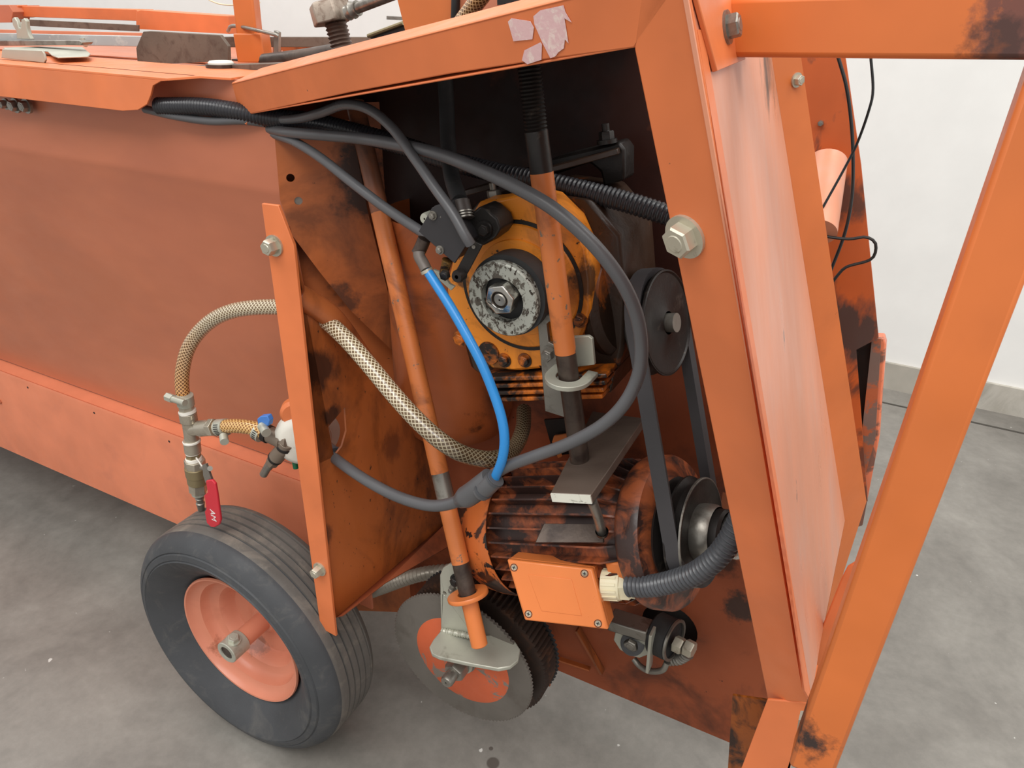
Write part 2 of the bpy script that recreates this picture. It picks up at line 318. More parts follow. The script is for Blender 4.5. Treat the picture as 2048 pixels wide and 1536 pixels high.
sheet_yz([(.745,zt2+.001),(.720,zt2-.004),(.714,zt+.0),(.712,zt-.006),(.712,zbm)],-3.4,-.625,.004,'base_rail',mat('rail_orange_paint',(226,134,98),.42,tone=.06,dirt=(176,104,84),dscale=7,dlo=.56,dhi=.8,damt=.5,chip=(80,50,40),cscale=55,cthr=.76,bump=.02),mb)
for x,y in((55,775),(188,826),(338,883)):
    p=at(x,y,Y=.7115); obj('rail_hole',cyl(B(),p,p+V((0,.001,0)),.0022,n=12),black,mb)
p=at(0,802,Y=.712); bolt('rail_bolt',p,(0,-1,0),.006,P_hull,mb,h=.003,wash=False)
# top rail
bm=B(); zl0,zl1=.9395,.981
prism(bm,[V((-3.4,.66,zl0)),V((-.915,.66,zl0)),V((-.885,.66,.943)),V((-.866,.66,.951)),V((-.856,.66,.962)),V((-.848,.66,.974)),V((-.832,.66,.980)),V((-.82,.66,zl1)),V((-3.4,.66,zl1))],(0,.003,0))
abox(bm,-3.4,-.82,.66,.80,zl1,zl1+.003)
prism(bm,[V((-.82,.66,zl1)),at(400,157,Y=.675),at(463,161,Y=.695),V((-.752,.80,zl1+.0035)),V((-.82,.80,zl1))],(0,0,.003))
obj('top_rail',bm,P_clean,mb,bevel=.001)
# end fairing at beam root
A_=at(463,168,Y=.70)
prism(bm:=B(),pp([(462,165),(470,172),(486,236),(470,200)],Y=.702),(0,.003,0)); obj('fairing',bm,P_clean,mb)
p=at(497,240,Y=.694); bolt('weld_bead',p,(0,-1,.2),.006,P_clean,mb,h=.006,wash=False)
# opening frame plane
QA=at(470,200,Y=.695); QB=at(1290,60,Y=.43); QC=at(1575,1400,Y=.55)
nf=(QB-QA).cross(QC-QA).normalized(); nf=nf if nf.y<0 else -nf; PF=(QA,nf)
bm=prism(B(),pp([(463,166),(1080,8),(1385,-70),(1268,96),(1100,118),(900,148),(700,185),(481,232)],pl=PF),-nf*.003)
prism(bm,pp([(463,166),(1080,8),(1385,-70)],pl=PF)+[at(1385,-70,pl=PF)-nf*.04,at(463,160,pl=PF)-nf*.04],(0,0,-.002))
prism(bm,pp([(481,232),(1268,96)],pl=PF)+[at(1268,96,pl=PF)-nf*.012,at(481,232,pl=PF)-nf*.012],(0,0,.002))
obj('top_beam',bm,P_clean,mb,bevel=.0012)
PA=at(1402,140,pl=PF); PB=at(1622,1406,pl=PF); ne=(PB-PA).cross(V((0,1,0))).normalized(); ne=ne if ne.x>0 else -ne; PE=(PA,ne)
PK=[PB+(PA-PB)*k for k in(0,.5,1.0,1.18)]
obj('front_post',prism(B(),pp([(1268,97),(1372,-73)],pl=PF)+[PK[3],PK[2],PK[1],PK[0]]+[at(1535,1399,pl=PF)],-nf*.003),P_clean,mb,bevel=.0012)
e_=[PK[3],PK[2],PK[1],PK[0]]; bk=pp([(1640,1290),(1690,1042),(1620,600),(1538,80),(1515,-70)],pl=PE)
obj('end_panel',prism(B(),[e_[0],e_[3]]+bk,-ne*.003),P_pink,mb,bevel=.0005)
F0,F1=at(1538,80,pl=PE),at(1690,1042,pl=PE); n2=ne+V((0,-.75,0)); fd=(F1-F0).normalized(); n2=(n2-fd*n2.dot(fd)).normalized(); PFL=(F0,n2)
obj('rear_flange',prism(B(),pp([(1538,80),(1690,1042),(1640,1292),(1733,1003),(1667,560),(1600,100),(1598,80)],pl=PFL),-n2*.002),P_frame,mb)
E2=at(1733,1003,pl=PFL)
fs_=[V(q)-ne*.0012 for q in pp([(1392,60),(1406,150),(1622,1406),(1607,1380),(1560,1010),(1424,180),(1404,60)],pl=PE)]
obj('post_corner',prism(B(),fs_,ne*.0020),P_clean,mb)
PL=(at(1575,1400,pl=PF),V((0,-1,0)))
obj('lower_leg',prism(B(),pp([(1535,1399),(1620,1406),(1545,1650),(1440,1650)],pl=PL),(0,.003,0)),P_clean,mb,bevel=.001)
obj('leg_side',prism(B(),[at(1620,1406,pl=PL),at(1545,1650,pl=PL),at(1545,1650,pl=PL)+V((0,.05,0)),at(1620,1406,pl=PL)+V((0,.05,0))],(-.002,0,0)),P_clean,mb)
obj('dark_bracket',prism(B(),pp([(1465,1391),(1540,1402),(1500,1660),(1448,1660)],Y=.63),(0,.003,0)),mat('burnt_orange_paint',(164,88,30),.4,tone=.15,dirt=(36,22,16),dscale=24,dlo=.48,dhi=.62,damt=.95),mb)
obj('lower_flange',prism(B(),pp([(1604,1400),(1626,1300),(1682,1160),(1695,1135),(1712,1125),(1745,1130),(1650,1400),(1618,1480)],Y=.62),(0,.004,0)),P_clean,mb,bevel=.001)
pb=at(1372,472,pl=PF); bolt('bolt',pb,nf,.0108,zinc,mb,h=.009)
pb=at(1592,160,pl=PFL); bolt('bolt',pb+n2*.0005,n2,.004,zinc,mb,h=.004)
# torn sticker remains
for poly in ([(1017,43),(1024,36),(1062,42),(1069,55),(1066,78),(1028,82),(1022,60)],[(1045,120),(1050,100),(1082,84),(1085,88),(1084,119),(1056,128)],[(1068,32),(1082,20),(1128,10),(1132,24),(1144,44),(1130,36),(1138,86),(1131,78),(1129,96),(1118,104),(1112,112),(1102,116),(1086,85),(1070,48)]):
    obj('torn_sticker',prism(B(),[V(q)+nf*.0004 for q in pp(poly,pl=PF)],nf*.0002),stick,mb,smooth=False)
# interior sheets
BO=V((-.565,.557,0)); BN=V((1,-.22,0)).normalized(); PBK=(BO,BN)
PT=(V((XE,.70,0)),V((1,-1,0)).normalized()); PT2=(V((XE-.03,.72,0)),V((1,-1,0)).normalized())
bm=prism(B(),pp([(580,452),(592,505),(612,590),(640,628),(700,690),(790,790),(850,880),(905,1035),(672,1235)],pl=PBK),-BN*.003,holes=[pp([(626,890),(690,814),(693,862),(684,893),(668,913),(632,930)],pl=PBK)])
obj('bulkhead_plate',bm,P_inner,mb)
a1,a2=at(672,1235,pl=PBK),at(905,1033,pl=PBK); PB2=(BO+BN*.03,BN)
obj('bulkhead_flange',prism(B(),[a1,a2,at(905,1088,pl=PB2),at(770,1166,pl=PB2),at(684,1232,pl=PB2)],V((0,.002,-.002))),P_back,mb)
obj('mounting_strip',prism(B(),pp([(523,407),(556,411),(587,490),(672,1273),(641,1256)],Y=.557),(0,.004,0)),P_clean,mb,bevel=.0006)
for x,y,r in((549,491,.0085),(640,1138,.0075)): bolt('bolt',at(x,y,Y=.5565),(0,-1,0.0),r,zinc,mb,h=.011)
hs=[circ(at(581,356,pl=PT),PT[1],.0052),circ(at(597,402,pl=PT),PT[1],.0052)]
obj('gusset_plate',prism(B(),pp([(546,236),(560,400),(584,470),(640,545),(700,620),(806,722),(790,640),(735,420),(700,240)],pl=PT),-PT[1]*.003,holes=hs),P_inner2,mb)
p=at(597,402,pl=PT); obj('hole_plug',cyl(B(),p-PT[1]*.004,p-PT[1]*.002,.0058,n=16),steel,mb)
obj('inner_panel',prism(B(),pp([(548,250),(580,480),(600,640),(680,1220),(960,1230),(960,200),(700,205)],pl=PT2),-PT2[1]*.003),P_inner2,mb)
# hose guide trough in the bulkhead
gp=[at(598,592,pl=PBK)-BN*.004,at(625,608,pl=PBK)+BN*.0,at(665,640,pl=PBK)+BN*.004,at(740,730,pl=PBK)-BN*.01,at(835,850,pl=PBK)-BN*.03]
obj('hose_trough',tube(B(),gp,.0135,n=20,step=.01),P_inner2,mb)
YB=.82
xb0,xb1=-.80,.03
zb0=at(1099,1340,Y=YB).z; zb1=at(1455,1483,Y=YB).z
hole=circ(at(1338,1255,Y=YB),(0,-1,0),.042,n=28)
rb0,rb1=pp([(470,185),(1285,50)],Y=YB)
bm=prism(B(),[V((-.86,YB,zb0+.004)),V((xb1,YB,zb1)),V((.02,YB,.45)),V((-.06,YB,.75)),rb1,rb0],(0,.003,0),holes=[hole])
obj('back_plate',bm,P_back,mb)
obj('hole_shade_sheet',abox(B(),-.35,-.09,.86,.863,zb0+.05,.42),black,mb)  # black sheet added behind the hole to stand for the shade inside
bm=B(); beam(bm,at(1092,1270,Y=.80),at(1092,1368,Y=.80),.016,.004,(1,0,0)); obj('stiffener',bm,P_inner2,mb)
bm=B(); beam(bm,at(1155,1258,Y=.812),at(1205,1345,Y=.812),.004,.012,(1,0,0)); obj('weld_seam',bm,P_inner,mb)
beam(bm:=B(),at(1100,1312,Y=.812),at(1180,1338,Y=.812),.003,.008,(0,0,1)); obj('weld_seam',bm,P_inner,mb)
# roof over the bay
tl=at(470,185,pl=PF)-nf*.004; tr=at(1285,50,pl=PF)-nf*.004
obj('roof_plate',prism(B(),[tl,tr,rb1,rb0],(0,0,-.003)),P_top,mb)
# discharge chute with rounded bottom
tc=at(912,700,Y=.80); zt_=at(850,452,Y=.72).z; zlow=at(940,938,Y=.72).z
lathe(bm:=B(),[(.001,zlow),(.05,zlow+.004),(.074,zlow+.02),(.084,zlow+.05),(.085,zlow+.09),(.085,zt_-.0)],(tc.x,.795,0),(0,0,1),n=40); obj('discharge_chute',bm,mat('dark_bottom_chute_paint',(164,86,44),.42,tone=.1,dirt=(58,36,28),dscale=7,dlo=.5,dhi=.68,damt=.8,patches=[(at(965,880,Y=.72),.035,(26,22,22),.97),(at(1030,840,Y=.74),.03,(26,22,22),.95)]),mb)  # mottled dirt, with black patches at the rounded bottom
strip_=prism(B(),pp([(1088,840),(1150,836),(1160,905),(1108,912)],Y=.76),(0,.004,0)); obj('idler_plate',strip_,darkst,mb)
obj('idler_tab',prism(B(),pp([(1104,884),(1108,872),(1150,866),(1152,878),(1116,886),(1122,914),(1116,916)],Y=.75),(0,.003,0)),P_rod,mb)
# far frame plate, roller, channel (behind the end panel)
YR=1.0
obj('far_upright',prism(B(),pp([(1560,60),(1683,60),(1690,110),(1722,330),(1757,676),(1712,700),(1735,1003),(1600,900)],Y=YR),(0,.004,0)),mat('sooty_upright_paint',(196,92,42),.42,tone=.1,dirt=(70,52,46),dscale=9,dlo=.54,dhi=.6,damt=.8,chip=(60,44,38),cscale=22,cthr=.7,stretch=(1,1,.5),patches=[(at(1690,660,Y=1.0),.06,(66,54,50),.95),(at(1690,400,Y=1.0),.035,(72,56,50),.85)]),mb)
q0=at(1655,325,Y=.985); q1=at(1640,430,Y=.90)
obj('cross_tube',cyl(B(),q0,q1+V((0,0,-.02)),.0225,n=28),P_pink,mb)
bolt('stud',at(1642,246,Y=.999),(0,-1,0),.0035,steel,mb,h=.006,wash=False)
bm=prism(B(),pp([(1746,675),(1768,676),(1772,690),(1758,880),(1725,1052),(1700,1060),(1726,900)],Y=1.02),(0,.02,0)); 
obj('rear_channel',bm,mat('scraped_paint',(222,124,88),.4,tone=.06,dirt=(112,86,76),dscale=16,dlo=.48,dhi=.54,damt=.9),mb,bevel=.002)
# side of channel
obj('channel_web',prism(B(),pp([(1744,676),(1762,678),(1750,880),(1702,1056),(1706,1030)],Y=1.012),(0,.006,0)),mat('bare_web',(120,96,86),.5,tone=.1,dirt=(176,92,56),dscale=20,dlo=.55,dhi=.6),mb)
obj('dark_sheet',prism(B(),pp([(1690,700),(1748,676),(1712,1000),(1700,1010)],Y=1.03),(0,.003,0)),darkst,mb)  # flat dark sheet behind the rear channel
bm=B(); beam(bm,V((-.10,YB,.50)),V((-.10,YR,.50)),.04,.04,(1,0,0)); obj('tie_bar',bm,P_inner2,mb)
beam(bm:=B(),V((-.02,YB,.30)),V((-.02,YR,.30)),.03,.03,(1,0,0)); obj('tie_bar',bm,P_inner2,mb)
sheet_yz([(1.32,.97),(1.32,.18)],-3.4,-.80,.004,'far_side_panel',P_hull,mb)
# ------------------------------------------------------------------ wheel
WC=V((-.752,.545,.1875)); YX=V((0,1,0))
wh=thing('wheel','black pneumatic wheel with pinkish orange rim under the hull','wheel',(WC.x,.6,0))
tp=[(.114,.012),(.125,.004),(.140,-.0035),(.155,-.004),(.160,-.0045),(.1615,-.0025),(.163,-.0035),(.1695,-.0015),(.171,.001),(.1725,0),(.178,.003),(.184,.009),(.1885,.016),(.191,.022)]
tr1=[(.1918,.026)]
for k in range(5):
    h=.030+k*.0125; tr1+= [(.1925,h),(.1928,h+.0085),(.1895,h+.0095),(.1895,h+.0115)]
tr1+=[(.192,.093),(.191,.0965)]
tb=[(.1885,.100),(.178,.106),(.160,.109),(.140,.108),(.120,.100),(.114,.094)]
SR=lambda P:[(.1165+(a-.1165)*1.138,b-.024*(1 if b>.02 else min(1,max(0,(a-.114)/.044))**1.3)) for a,b in P]
bm=lathe(B(),SR(tp+tb),WC,YX,n=96); obj('tyre',bm,tyre,wh)
bm=lathe(B(),SR([(.188,.018)]+tr1+[(.188,.102),(.180,.100),(.180,.02)]),WC,YX,n=96,closed=True); obj('tyre_tread',bm,tyretread,wh,label='dusty grooved tread band')
rp=[(.1165,.004),(.1155,.0005),(.113,.001),(.110,.008),(.105,.013),(.098,.016),(.0965,.022),(.094,.030),(.090,.034),(.078,.036),(.073,.042),(.070,.052),(.066,.058),(.045,.060),(.030,.058),(.024,.054),(.020,.050),(.0,.050),(.0,.062),(.07,.064),(.1,.045),(.116,.02)]
obj('rim',lathe(B(),rp,WC,YX,n=96,closed=False),P_rim,wh)
ax0=at(458,1310,X=WC.x); yh=ax0.y
hub=obj('hub',cyl(B(),(WC.x,yh+.012,WC.z),(WC.x,WC.y+.056,WC.z),.0155,n=32),P_rim,wh)
zc=V((WC.x,yh-.004,WC.z))
col=obj('axle_collar',lathe(B(),[(.0115,.0),(.0175,.0),(.0185,.001),(.0185,.030),(.0175,.031),(.0115,.031)],zc,YX,n=40,closed=True),galv,wh)
obj('axle_shaft',cyl(B(),(WC.x,yh-.002,WC.z),(WC.x,.66,WC.z),.0118,n=32),brown,wh)
bolt('clamp_bolt',zc+V((.004,.014,.0165)),(.25,-.05,1),.0085,galv,wh,h=.007)
# ------------------------------------------------------------------ handle frame
hf=thing('handle_frame','orange square tube guard frame bolted to the right end of the machine','frame',(.1,.5,.3))
T=.0315; pa=at(1466,55,Y=.505); pc=at(2160,46,Y=.478)
bm=beam(B(),pa,pc+(pc-pa).normalized()*.012,T,T,(0,1,0)); obj('top_bar',bm,P_frame,hf,bevel=.003)
s0=at(2160,46,Y=.478); s1=at(1624,1520,Y=.455)
bm=beam(B(),s0-(s1-s0).normalized()*.004,s1,T,T,(0,1,0)); obj('side_bar',bm,P_frame,hf,bevel=.003)
mp_=[V(q)+ne*.0035 for q in pp([(1374,-30),(1422,145),(1480,121),(1462,-30)],pl=PE)]
obj('mounting_plate',prism(B(),mp_,-ne*.003),P_clean,hf,bevel=.0006)
p=at(1441,58,pl=PE)+ne*.0036; bolt('bolt',p,ne,.0068,steel,hf,h=.006)
obj('weld_bead',tube(B(),[V(q)+ne*.004 for q in pp([(1476,10),(1484,60),(1488,112)],pl=PE)],.0032,n=8),P_clean,hf)
obj('end_bracket',prism(B(),pp([(1597,1440),(1618,1440),(1614,1500),(1586,1512)],Y=.475),(0,.01,0)),galv,hf)
# ------------------------------------------------------------------ gearbox
gb=thing('gearbox','greasy yellow orange gearbox with grey front disc and central hex nut','gearbox',at(1060,790,Y=.7))
YG=.655; U=V((.98,0,.197)); W=V((-.197,0,.98))
body=[(925,440),(955,404),(1075,384),(1180,400),(1240,470),(1252,600),(1246,700),(1228,768),(1180,785),(1005,792),(975,760),(940,735),(925,680),(897,600)]
obj('housing',prism(B(),pp(body,Y=.685),(0,.10,0)),P_dark,gb,bevel=.004)
face=[(958,403),(1000,398),(1060,385),(1100,396),(1145,440),(1172,500),(1180,560),(1180,620),(1168,660),(1150,705),(1100,736),(1040,742),(985,738),(955,712),(928,685),(908,650),(897,610),(893,570),(905,520),(930,450)]
obj('front_cover',prism(B(),pp(face,Y=YG),(0,.032,0)),P_yel,gb,bevel=.003)
G0=V((-.335,YG,.807)); G0=G0*1.0; gc=at(1042,574,Y=YG)
obj('bearing_boss',lathe(B(),[(.001,-.0065),(.051,-.0065),(.0515,-.0055),(.0518,-.004),(.0650,-.003),(.0665,-.0015),(.0670,.002)],gc,YX,n=72),P_yel,gb)
obj('groove_ring',lathe(B(),[(.0660,.001),(.0660,-.0012),(.0705,-.0012),(.0705,.001)],gc,YX,n=72,closed=True),darkst,gb)
obj('seal_ring',lathe(B(),[(.036,.0),(.0425,-.001),(.0425,.028),(.036,.028)],gc+V((.0,-.029,0)),YX,n=64,closed=True),rubber,gb)
dn=V((0,.997,.08)).normalized(); dc=V((-.3355,.6195,.8065))
obj('drive_disc',lathe(B(),[(.0240,0),(.0385,0),(.0400,.0015),(.0400,.009),(.0240,.009)],dc,dn,n=72,closed=True),scuffed,gb)
obj('recess',lathe(B(),[(.0005,.010),(.0245,.010)],dc,dn,n=40),black,gb)
dk=at(998,601,Y=.606)
hx=lambda R,o:[dk+dn*o+(frame(dn)[0]*math.cos(math.pi/3*i+.25)+frame(dn)[1]*math.sin(math.pi/3*i+.25))*R for i in range(6)]
obj('shaft_nut',prism(B(),hx(.0168,0),dn*.016,holes=[circ(dk,dn,.0088,n=24)]),chrome,gb,bevel=.0012)
obj('nut_bore',lathe(B(),[(.0092,.0005),(.0082,.005),(.001,.0055)],dk,dn,n=30),brown,gb)
obj('shaft_end',lathe(B(),[(.001,.0008),(.0055,.0004),(.0066,.0014),(.0066,.006)],dk,dn,n=28),steel,gb)
for x,y,r in((1009,720,.0062),(1050,720,.0062),(921,677,.0068),(1160,640,.006)):
    bolt('cover_bolt',at(x,y,Y=YG),(0,-1,0),r,P_yelg,gb,h=.004)
obj('cover_lobe',lathe(B(),[(.001,-.002),(.013,-.002),(.014,.001)],at(978,706,Y=YG),YX,n=28),P_yelg,gb)
for k,y in enumerate((749,763,777,790)):
    bm=B(); beam(bm,at(978+k*6,y,Y=.66+.002*k),at(1224-k*3,y-8,Y=.66+.002*k),.03,.0052,(0,1,0)); obj('cooling_rib',bm,P_yelg,gb,bevel=.0015)
obj('foot_block',prism(B(),pp([(965,741),(1230,741),(1222,786),(1004,795),(985,775)],Y=.672),(0,.08,0)),P_dark,gb,bevel=.002)
obj('side_cover',lathe(B(),[(.06,0),(.062,.012),(.055,.02),(.02,.024),(.001,.024)],at(1215,600,Y=.72),(.96,-.1,.26),n=40),P_dark,gb)
# cast mount on top
mt_=prism(B(),pp([(1010,352),(1117,312),(1238,283),(1250,300),(1250,360),(1207,374),(1200,344),(1178,326),(1117,347),(1030,378)],Y=.74),(0,.03,0)); obj('mount_arm',mt_,darkst,gb,bevel=.003)
bm=B(); beam(bm,at(930,385,Y=.70),at(1240,300,Y=.74),.03,.006,(0,1,0)); obj('mount_bar',bm,P_dark,gb,bevel=.001)
for (x,y,Y) in((1214,282,.738),(990,398,.69)):
    bolt('mount_bolt',at(x,y,Y=Y),(-.19,0,.98),.0078,steel if x<1000 else darkst,gb,h=.008,stub=True)
# ------------------------------------------------------------------ roller valve on gearbox
rv=thing('roller_valve','small black roller-lever air valve bolted to the upper left of the gearbox','valve',at(890,480,Y=.63))
obj('valve_plate',prism(B(),pp([(837,463),(864,415),(882,409),(905,430),(934,487),(909,527)],Y=.598),(0,.0025,0)),blackp,rv,bevel=.0004)
obj('valve_body',prism(B(),pp([(846,455),(868,412),(890,405),(938,482),(912,520)],Y=.602),(0,.024,0)),blackp,rv,bevel=.001)
for x,y in((866,431),(880,500)): bolt('screw',at(x,y,Y=.5975),(0,-1,0),.0034,steel,rv,h=.003)
obj('lever_channel',prism(B(),pp([(944,481),(964,490),(935,545),(922,566),(905,560),(915,535)],Y=.600),(0,.003,0)),darkst,rv,bevel=.0006)
obj('lever_pin',cyl(B(),at(947,494,Y=.5985),at(947,494,Y=.603),.0018,n=12),steel,rv)
obj('lever_roller',lathe(B(),[(.002,-.002),(.0055,-.002),(.0065,0),(.0065,.008)],at(915,553,Y=.593),YX,n=24),darkst,rv)
obj('plunger',cyl(B(),at(895,520,Y=.607),at(887,548,Y=.607),.0055,.0045,n=20),mat('worn_brass_plunger',(150,112,60),.4,.5,dirt=(50,40,32),dscale=60,dlo=.5,dhi=.6),rv)
bolt('roller_nut',at(892,549,Y=.600),(0,-1,0),.0055,darkst,rv,h=.005,wash=False)
obj('lower_bracket',prism(B(),pp([(866,539),(884,546),(899,568),(909,573),(902,581),(880,561)],Y=.612),(0,.003,0)),galv,rv)
obj('mount_block',prism(B(),pp([(959,413),(975,420),(994,438),(1001,458),(990,475),(966,492),(944,482),(930,455),(938,430)],Y=.622),(0,.030,0)),darkst,rv,bevel=.002)
obj('block_boss',lathe(B(),[(.001,-.003),(.0085,-.003),(.010,.002)],at(970,458,Y=.622),YX,n=28),darkst,rv)
bolt('block_bolt',at(970,459,Y=.619),(0,-1,0),.006,darkst,rv,h=.005,wash=False)
bm=B(); tube(bm,[at(849,478,Y=.606),at(841,497,Y=.604),at(835,508,Y=.602)],.0068,n=20,step=.003); obj('elbow_nut',bm,brown,rv)
bm=B(); tube(bm,[at(838,505,Y=.60),at(839,514,Y=.598),at(847,528,Y=.595),at(853,541,Y=.592)],.006,n=20,step=.003); obj('elbow_fitting',bm,mat('dusty_plastic_fitting',(104,96,90),.5,.1,dirt=(70,60,54),dscale=40,dlo=.5,dhi=.7),rv)
obj('elbow_collar',cyl(B(),at(852,539,Y=.592),at(855,545,Y=.592),.0064,n=20),zinc,rv)
c0,c1=at(922,402,Y=.625),at(930,440,Y=.618)
obj('top_connector',cyl(B(),c0,c1,.0085,.0095,n=12),mat('dusty_black_connector',(70,62,58),.5,.1),rv)
for k in range(3): obj('connector_ring',lathe(B(),[(.0088,0),(.0102,0),(.0102,.0014),(.0088,.0014)],c0.lerp(c1,.62+.14*k),(c1-c0),n=28,closed=True),steel,rv)
obj('side_cap',lathe(B(),[(.001,-.002),(.005,-.002),(.0058,0),(.0058,.010)],at(851,437,Y=.605),YX,n=20),galv,rv)
# ------------------------------------------------------------------ threaded rods
def rod_pts(a,b,t): return a.lerp(b,t)
def rod(name,label,segs,base):
    r_=thing(name,label,'rod',base)
    for (nm,a,b,r,mt,n) in segs: obj(nm,cyl(B(),a,b,r,n=28) if n!='thread' else tube(B(),[a,a.lerp(b,.5),b],r,n=20,step=.0008,rf=lambda s:r-.0014*abs(((s/.0032)%1)*2-1)),mt,r_)
    return r_
Y1=.62; ra=at(1039,12,Y=Y1); rb=at(1161,930,Y=Y1); 
def r1(y): return ra.lerp(rb,(y-12)/(918.0)) if 0 else at(1039+ (y-12)*(1161-1039)/918,y,Y=Y1)
R1=.0108
rd1=rod('adjusting_rod','thick orange rod with black threaded top passing in front of the gearbox',[
 ('threaded_end',at(1037,-60,Y=Y1),r1(262),R1,darkst,'thread'),('bare_neck',r1(262),r1(345),R1*.985,darkst,0),('painted_shaft',r1(345),r1(705),R1,P_rod,0),('bare_shaft',r1(705),rb,R1*.96,brown,0)],r1(500))
obj('top_nut',hexnut(B(),at(1034,8,Y=Y1),(at(1037,-60,Y=Y1)-r1(20)),.019,.02),darkst,rd1)
Y2=.60; 
_ra,_rb=at(712,215,Y=.745),at(959,1290,Y=.582); _pn=(_rb-_ra).cross(RT).normalized()
def r2(y,dy=0):
    x=712+(y-215)*(959-712)/1075.0; lo,hi=-.2,1.2
    for _ in range(40):
        mid=(lo+hi)/2; q=_ra.lerp(_rb,mid)-CAM; py=768-F*q.dot(UP)/q.dot(FW)
        if py<y: lo=mid
        else: hi=mid
    return _ra.lerp(_rb,lo)
R2=.0112
rd2=rod('lifting_rod','slim orange rod slanting down to the toothed disc from behind the cables',[
 ('dark_shaft',r2(205),r2(425),R2,mat('dark_rod_paint',(150,88,56),.45,tone=.1,dirt=(80,56,46),dscale=14,dlo=.45,dhi=.6,damt=.8),0),('painted_shaft',r2(425),r2(945),R2,P_rod,0),('bare_sleeve',r2(945),r2(1000),R2*.99,steel,0),('painted_shaft',r2(1000),r2(1125),R2*.99,P_rod,0),('bare_shaft',r2(1125),r2(1190),R2*.97,brown,0)],r2(800))  # upper stretch in a darker, mottled paint
# rod guide on gearbox
rg=thing('rod_guide','grey steel slotted plate and half ring guiding the thick rod','bracket',at(1120,760,Y=.635))
obj('slotted_plate',prism(B(),pp([(1075,645),(1086,631),(1104,630),(1135,826),(1128,834),(1090,822)],Y=.638),(0,.005,0),holes=[pp([(1093,648),(1098,643),(1103,646),(1108,690),(1097,684)],Y=.638)]),brown if 0 else steel,rg,bevel=.0005)
bolt('bolt',at(1098,708,Y=.6375),(0,-1,0),.0068,steel,rg,h=.006)
obj('guide_tab',prism(B(),pp([(1140,674),(1176,672),(1184,678),(1189,730),(1150,735)],Y=.640),(0,.005,0)),galv,rg,bevel=.001)
zr=at(1140,752,Y=.62).z; cc=V((r1(750).x,.62,zr)); ringpts=[];n_=14
outer=[cc+V((math.cos(a)*.0235,math.sin(a)*.0265,0)) for a in [math.pi*(1+i/n_) for i in range(n_+1)]]; inner=[cc+V((math.cos(a)*.0125,math.sin(a)*.0135,0)) for a in [math.pi*(2-i/n_) for i in range(n_+1)]]
outer=[cc+V((-.0235,.022,0))]+outer+[cc+V((.0235,.022,0))]; inner=[cc+V((.0125,.022,0))]+inner+[cc+V((-.0125,.022,0))]
obj('half_ring',prism(B(),outer+inner,(0,0,-.005)),galv,rg,bevel=.0008)
# ------------------------------------------------------------------ motor
A=V((.91,-.11,.40)).normalized(); MC=at(1062,1055,Y=.700)
mo=thing('electric_motor','orange finned electric motor with grimy fan cover and terminal box','motor',MC-V((0,0,.09)))
def mp(t): return MC+A*t
RM=.085
obj('fan_cover',lathe(B(),[(.001,-.078),(.045,-.078),(.062,-.074),(.076,-.064),(.083,-.050),(.0865,-.03),(.0875,0),(.0865,.0),(.084,-.03)],MC,A,n=72),P_motor,mo)
obj('motor_core',lathe(B(),[(.07,-.02),(.0715,.0),(.0715,.19),(.07,.195)],MC,A,n=64),P_fin,mo)
x_,y_,_=frame(A)
for k in range(30):
    th=2*math.pi*k/30; d=x_*math.cos(th)+y_*math.sin(th)
    if d.y>.75: continue
    t=A.cross(d); bm=B(); h=.0845
    prism(bm,[mp(.0)+d*.068-t*.0011,mp(.0)+d*h-t*.0011,mp(.160)+d*h-t*.0011,mp(.176)+d*(h-.009)-t*.0011,mp(.182)+d*.068-t*.0011],t*.0022)
    obj('cooling_fin',bm,P_fin,mo)
obj('end_bell',lathe(B(),[(.070,.176),(.080,.180),(.085,.184),(.0865,.188),(.0865,.207),(.084,.211),(.078,.212),(.060,.220),(.034,.224),(.001,.224)],MC,A,n=72),P_fin,mo)
for (x,y) in((1245,1130),):
    bm=B(); box(bm,at(x,y,Y=.618),A*.014,V((0,.014,0)),V((-.3,0,.9)).normalized()*.012); obj('foot_lug',bm,P_lid,mo,bevel=.002)
    bolt('lug_bolt',at(1274,1134,Y=.612),A,.0062,P_lid,mo,h=.006)
NB=V((.12,-.9,.42)).normalized(); BO_=at(1115,1190,Y=.572); PBX=(BO_,NB); q4=[(1013,1119),(1185,1138),(1217,1260),(1049,1241)]
lid=prism(B(),pp(q4,pl=PBX),-NB*.010); tb_=obj('terminal_box',prism(B(),[V(q)-NB*.0108 for q in pp([(1014,1120),(1184,1139),(1215,1259),(1050,1240)],pl=PBX)],-NB*.030),P_lid,mo,bevel=.0015)
ld=obj('lid',lid,P_lid,mo,bevel=.0022)
pan=pp([(1056,1149),(1143,1158),(1164,1232),(1083,1222)],pl=PBX); cen=sum(pan,V())/4
obj('raised_panel',prism(B(),[q+NB*.0006 for q in pan],-NB*.001),P_lid,ld,bevel=.0005)
for x,y in((1028,1135),(1169,1147),(1057,1228),(1196,1247)):
    p=at(x,y,pl=PBX); bm=lathe(B(),[(.0001,.0003),(.0030,.0004),(.0036,-.0004)],p,NB,n=20)
    sc=obj('lid_screw',bm,zinc,ld)
    bm=B(); 
    for a in(V((1,0,0)),V((0,.4,.9))): a=(a-NB*a.dot(NB)).normalized(); box(bm,p+NB*.0005,a*.0019,NB.cross(a)*.0004,NB*.0002)
    obj('screw_slot',bm,black,ld)
    obj('screw_recess',lathe(B(),[(.0036,.0002),(.0044,.0003)],p,NB,n=20),black,ld)
g0=at(1207,1168,pl=(BO_-NB*.022,NB)); ga=(at(1262,1171,pl=(BO_-NB*.020,NB))-g0).normalized()
gl=obj('cable_gland',tube(B(),[g0,g0+ga*.012,g0+ga*.020],.0165,n=28,step=.01,rf=lambda s:.0168),cream,mo)
bm=B()
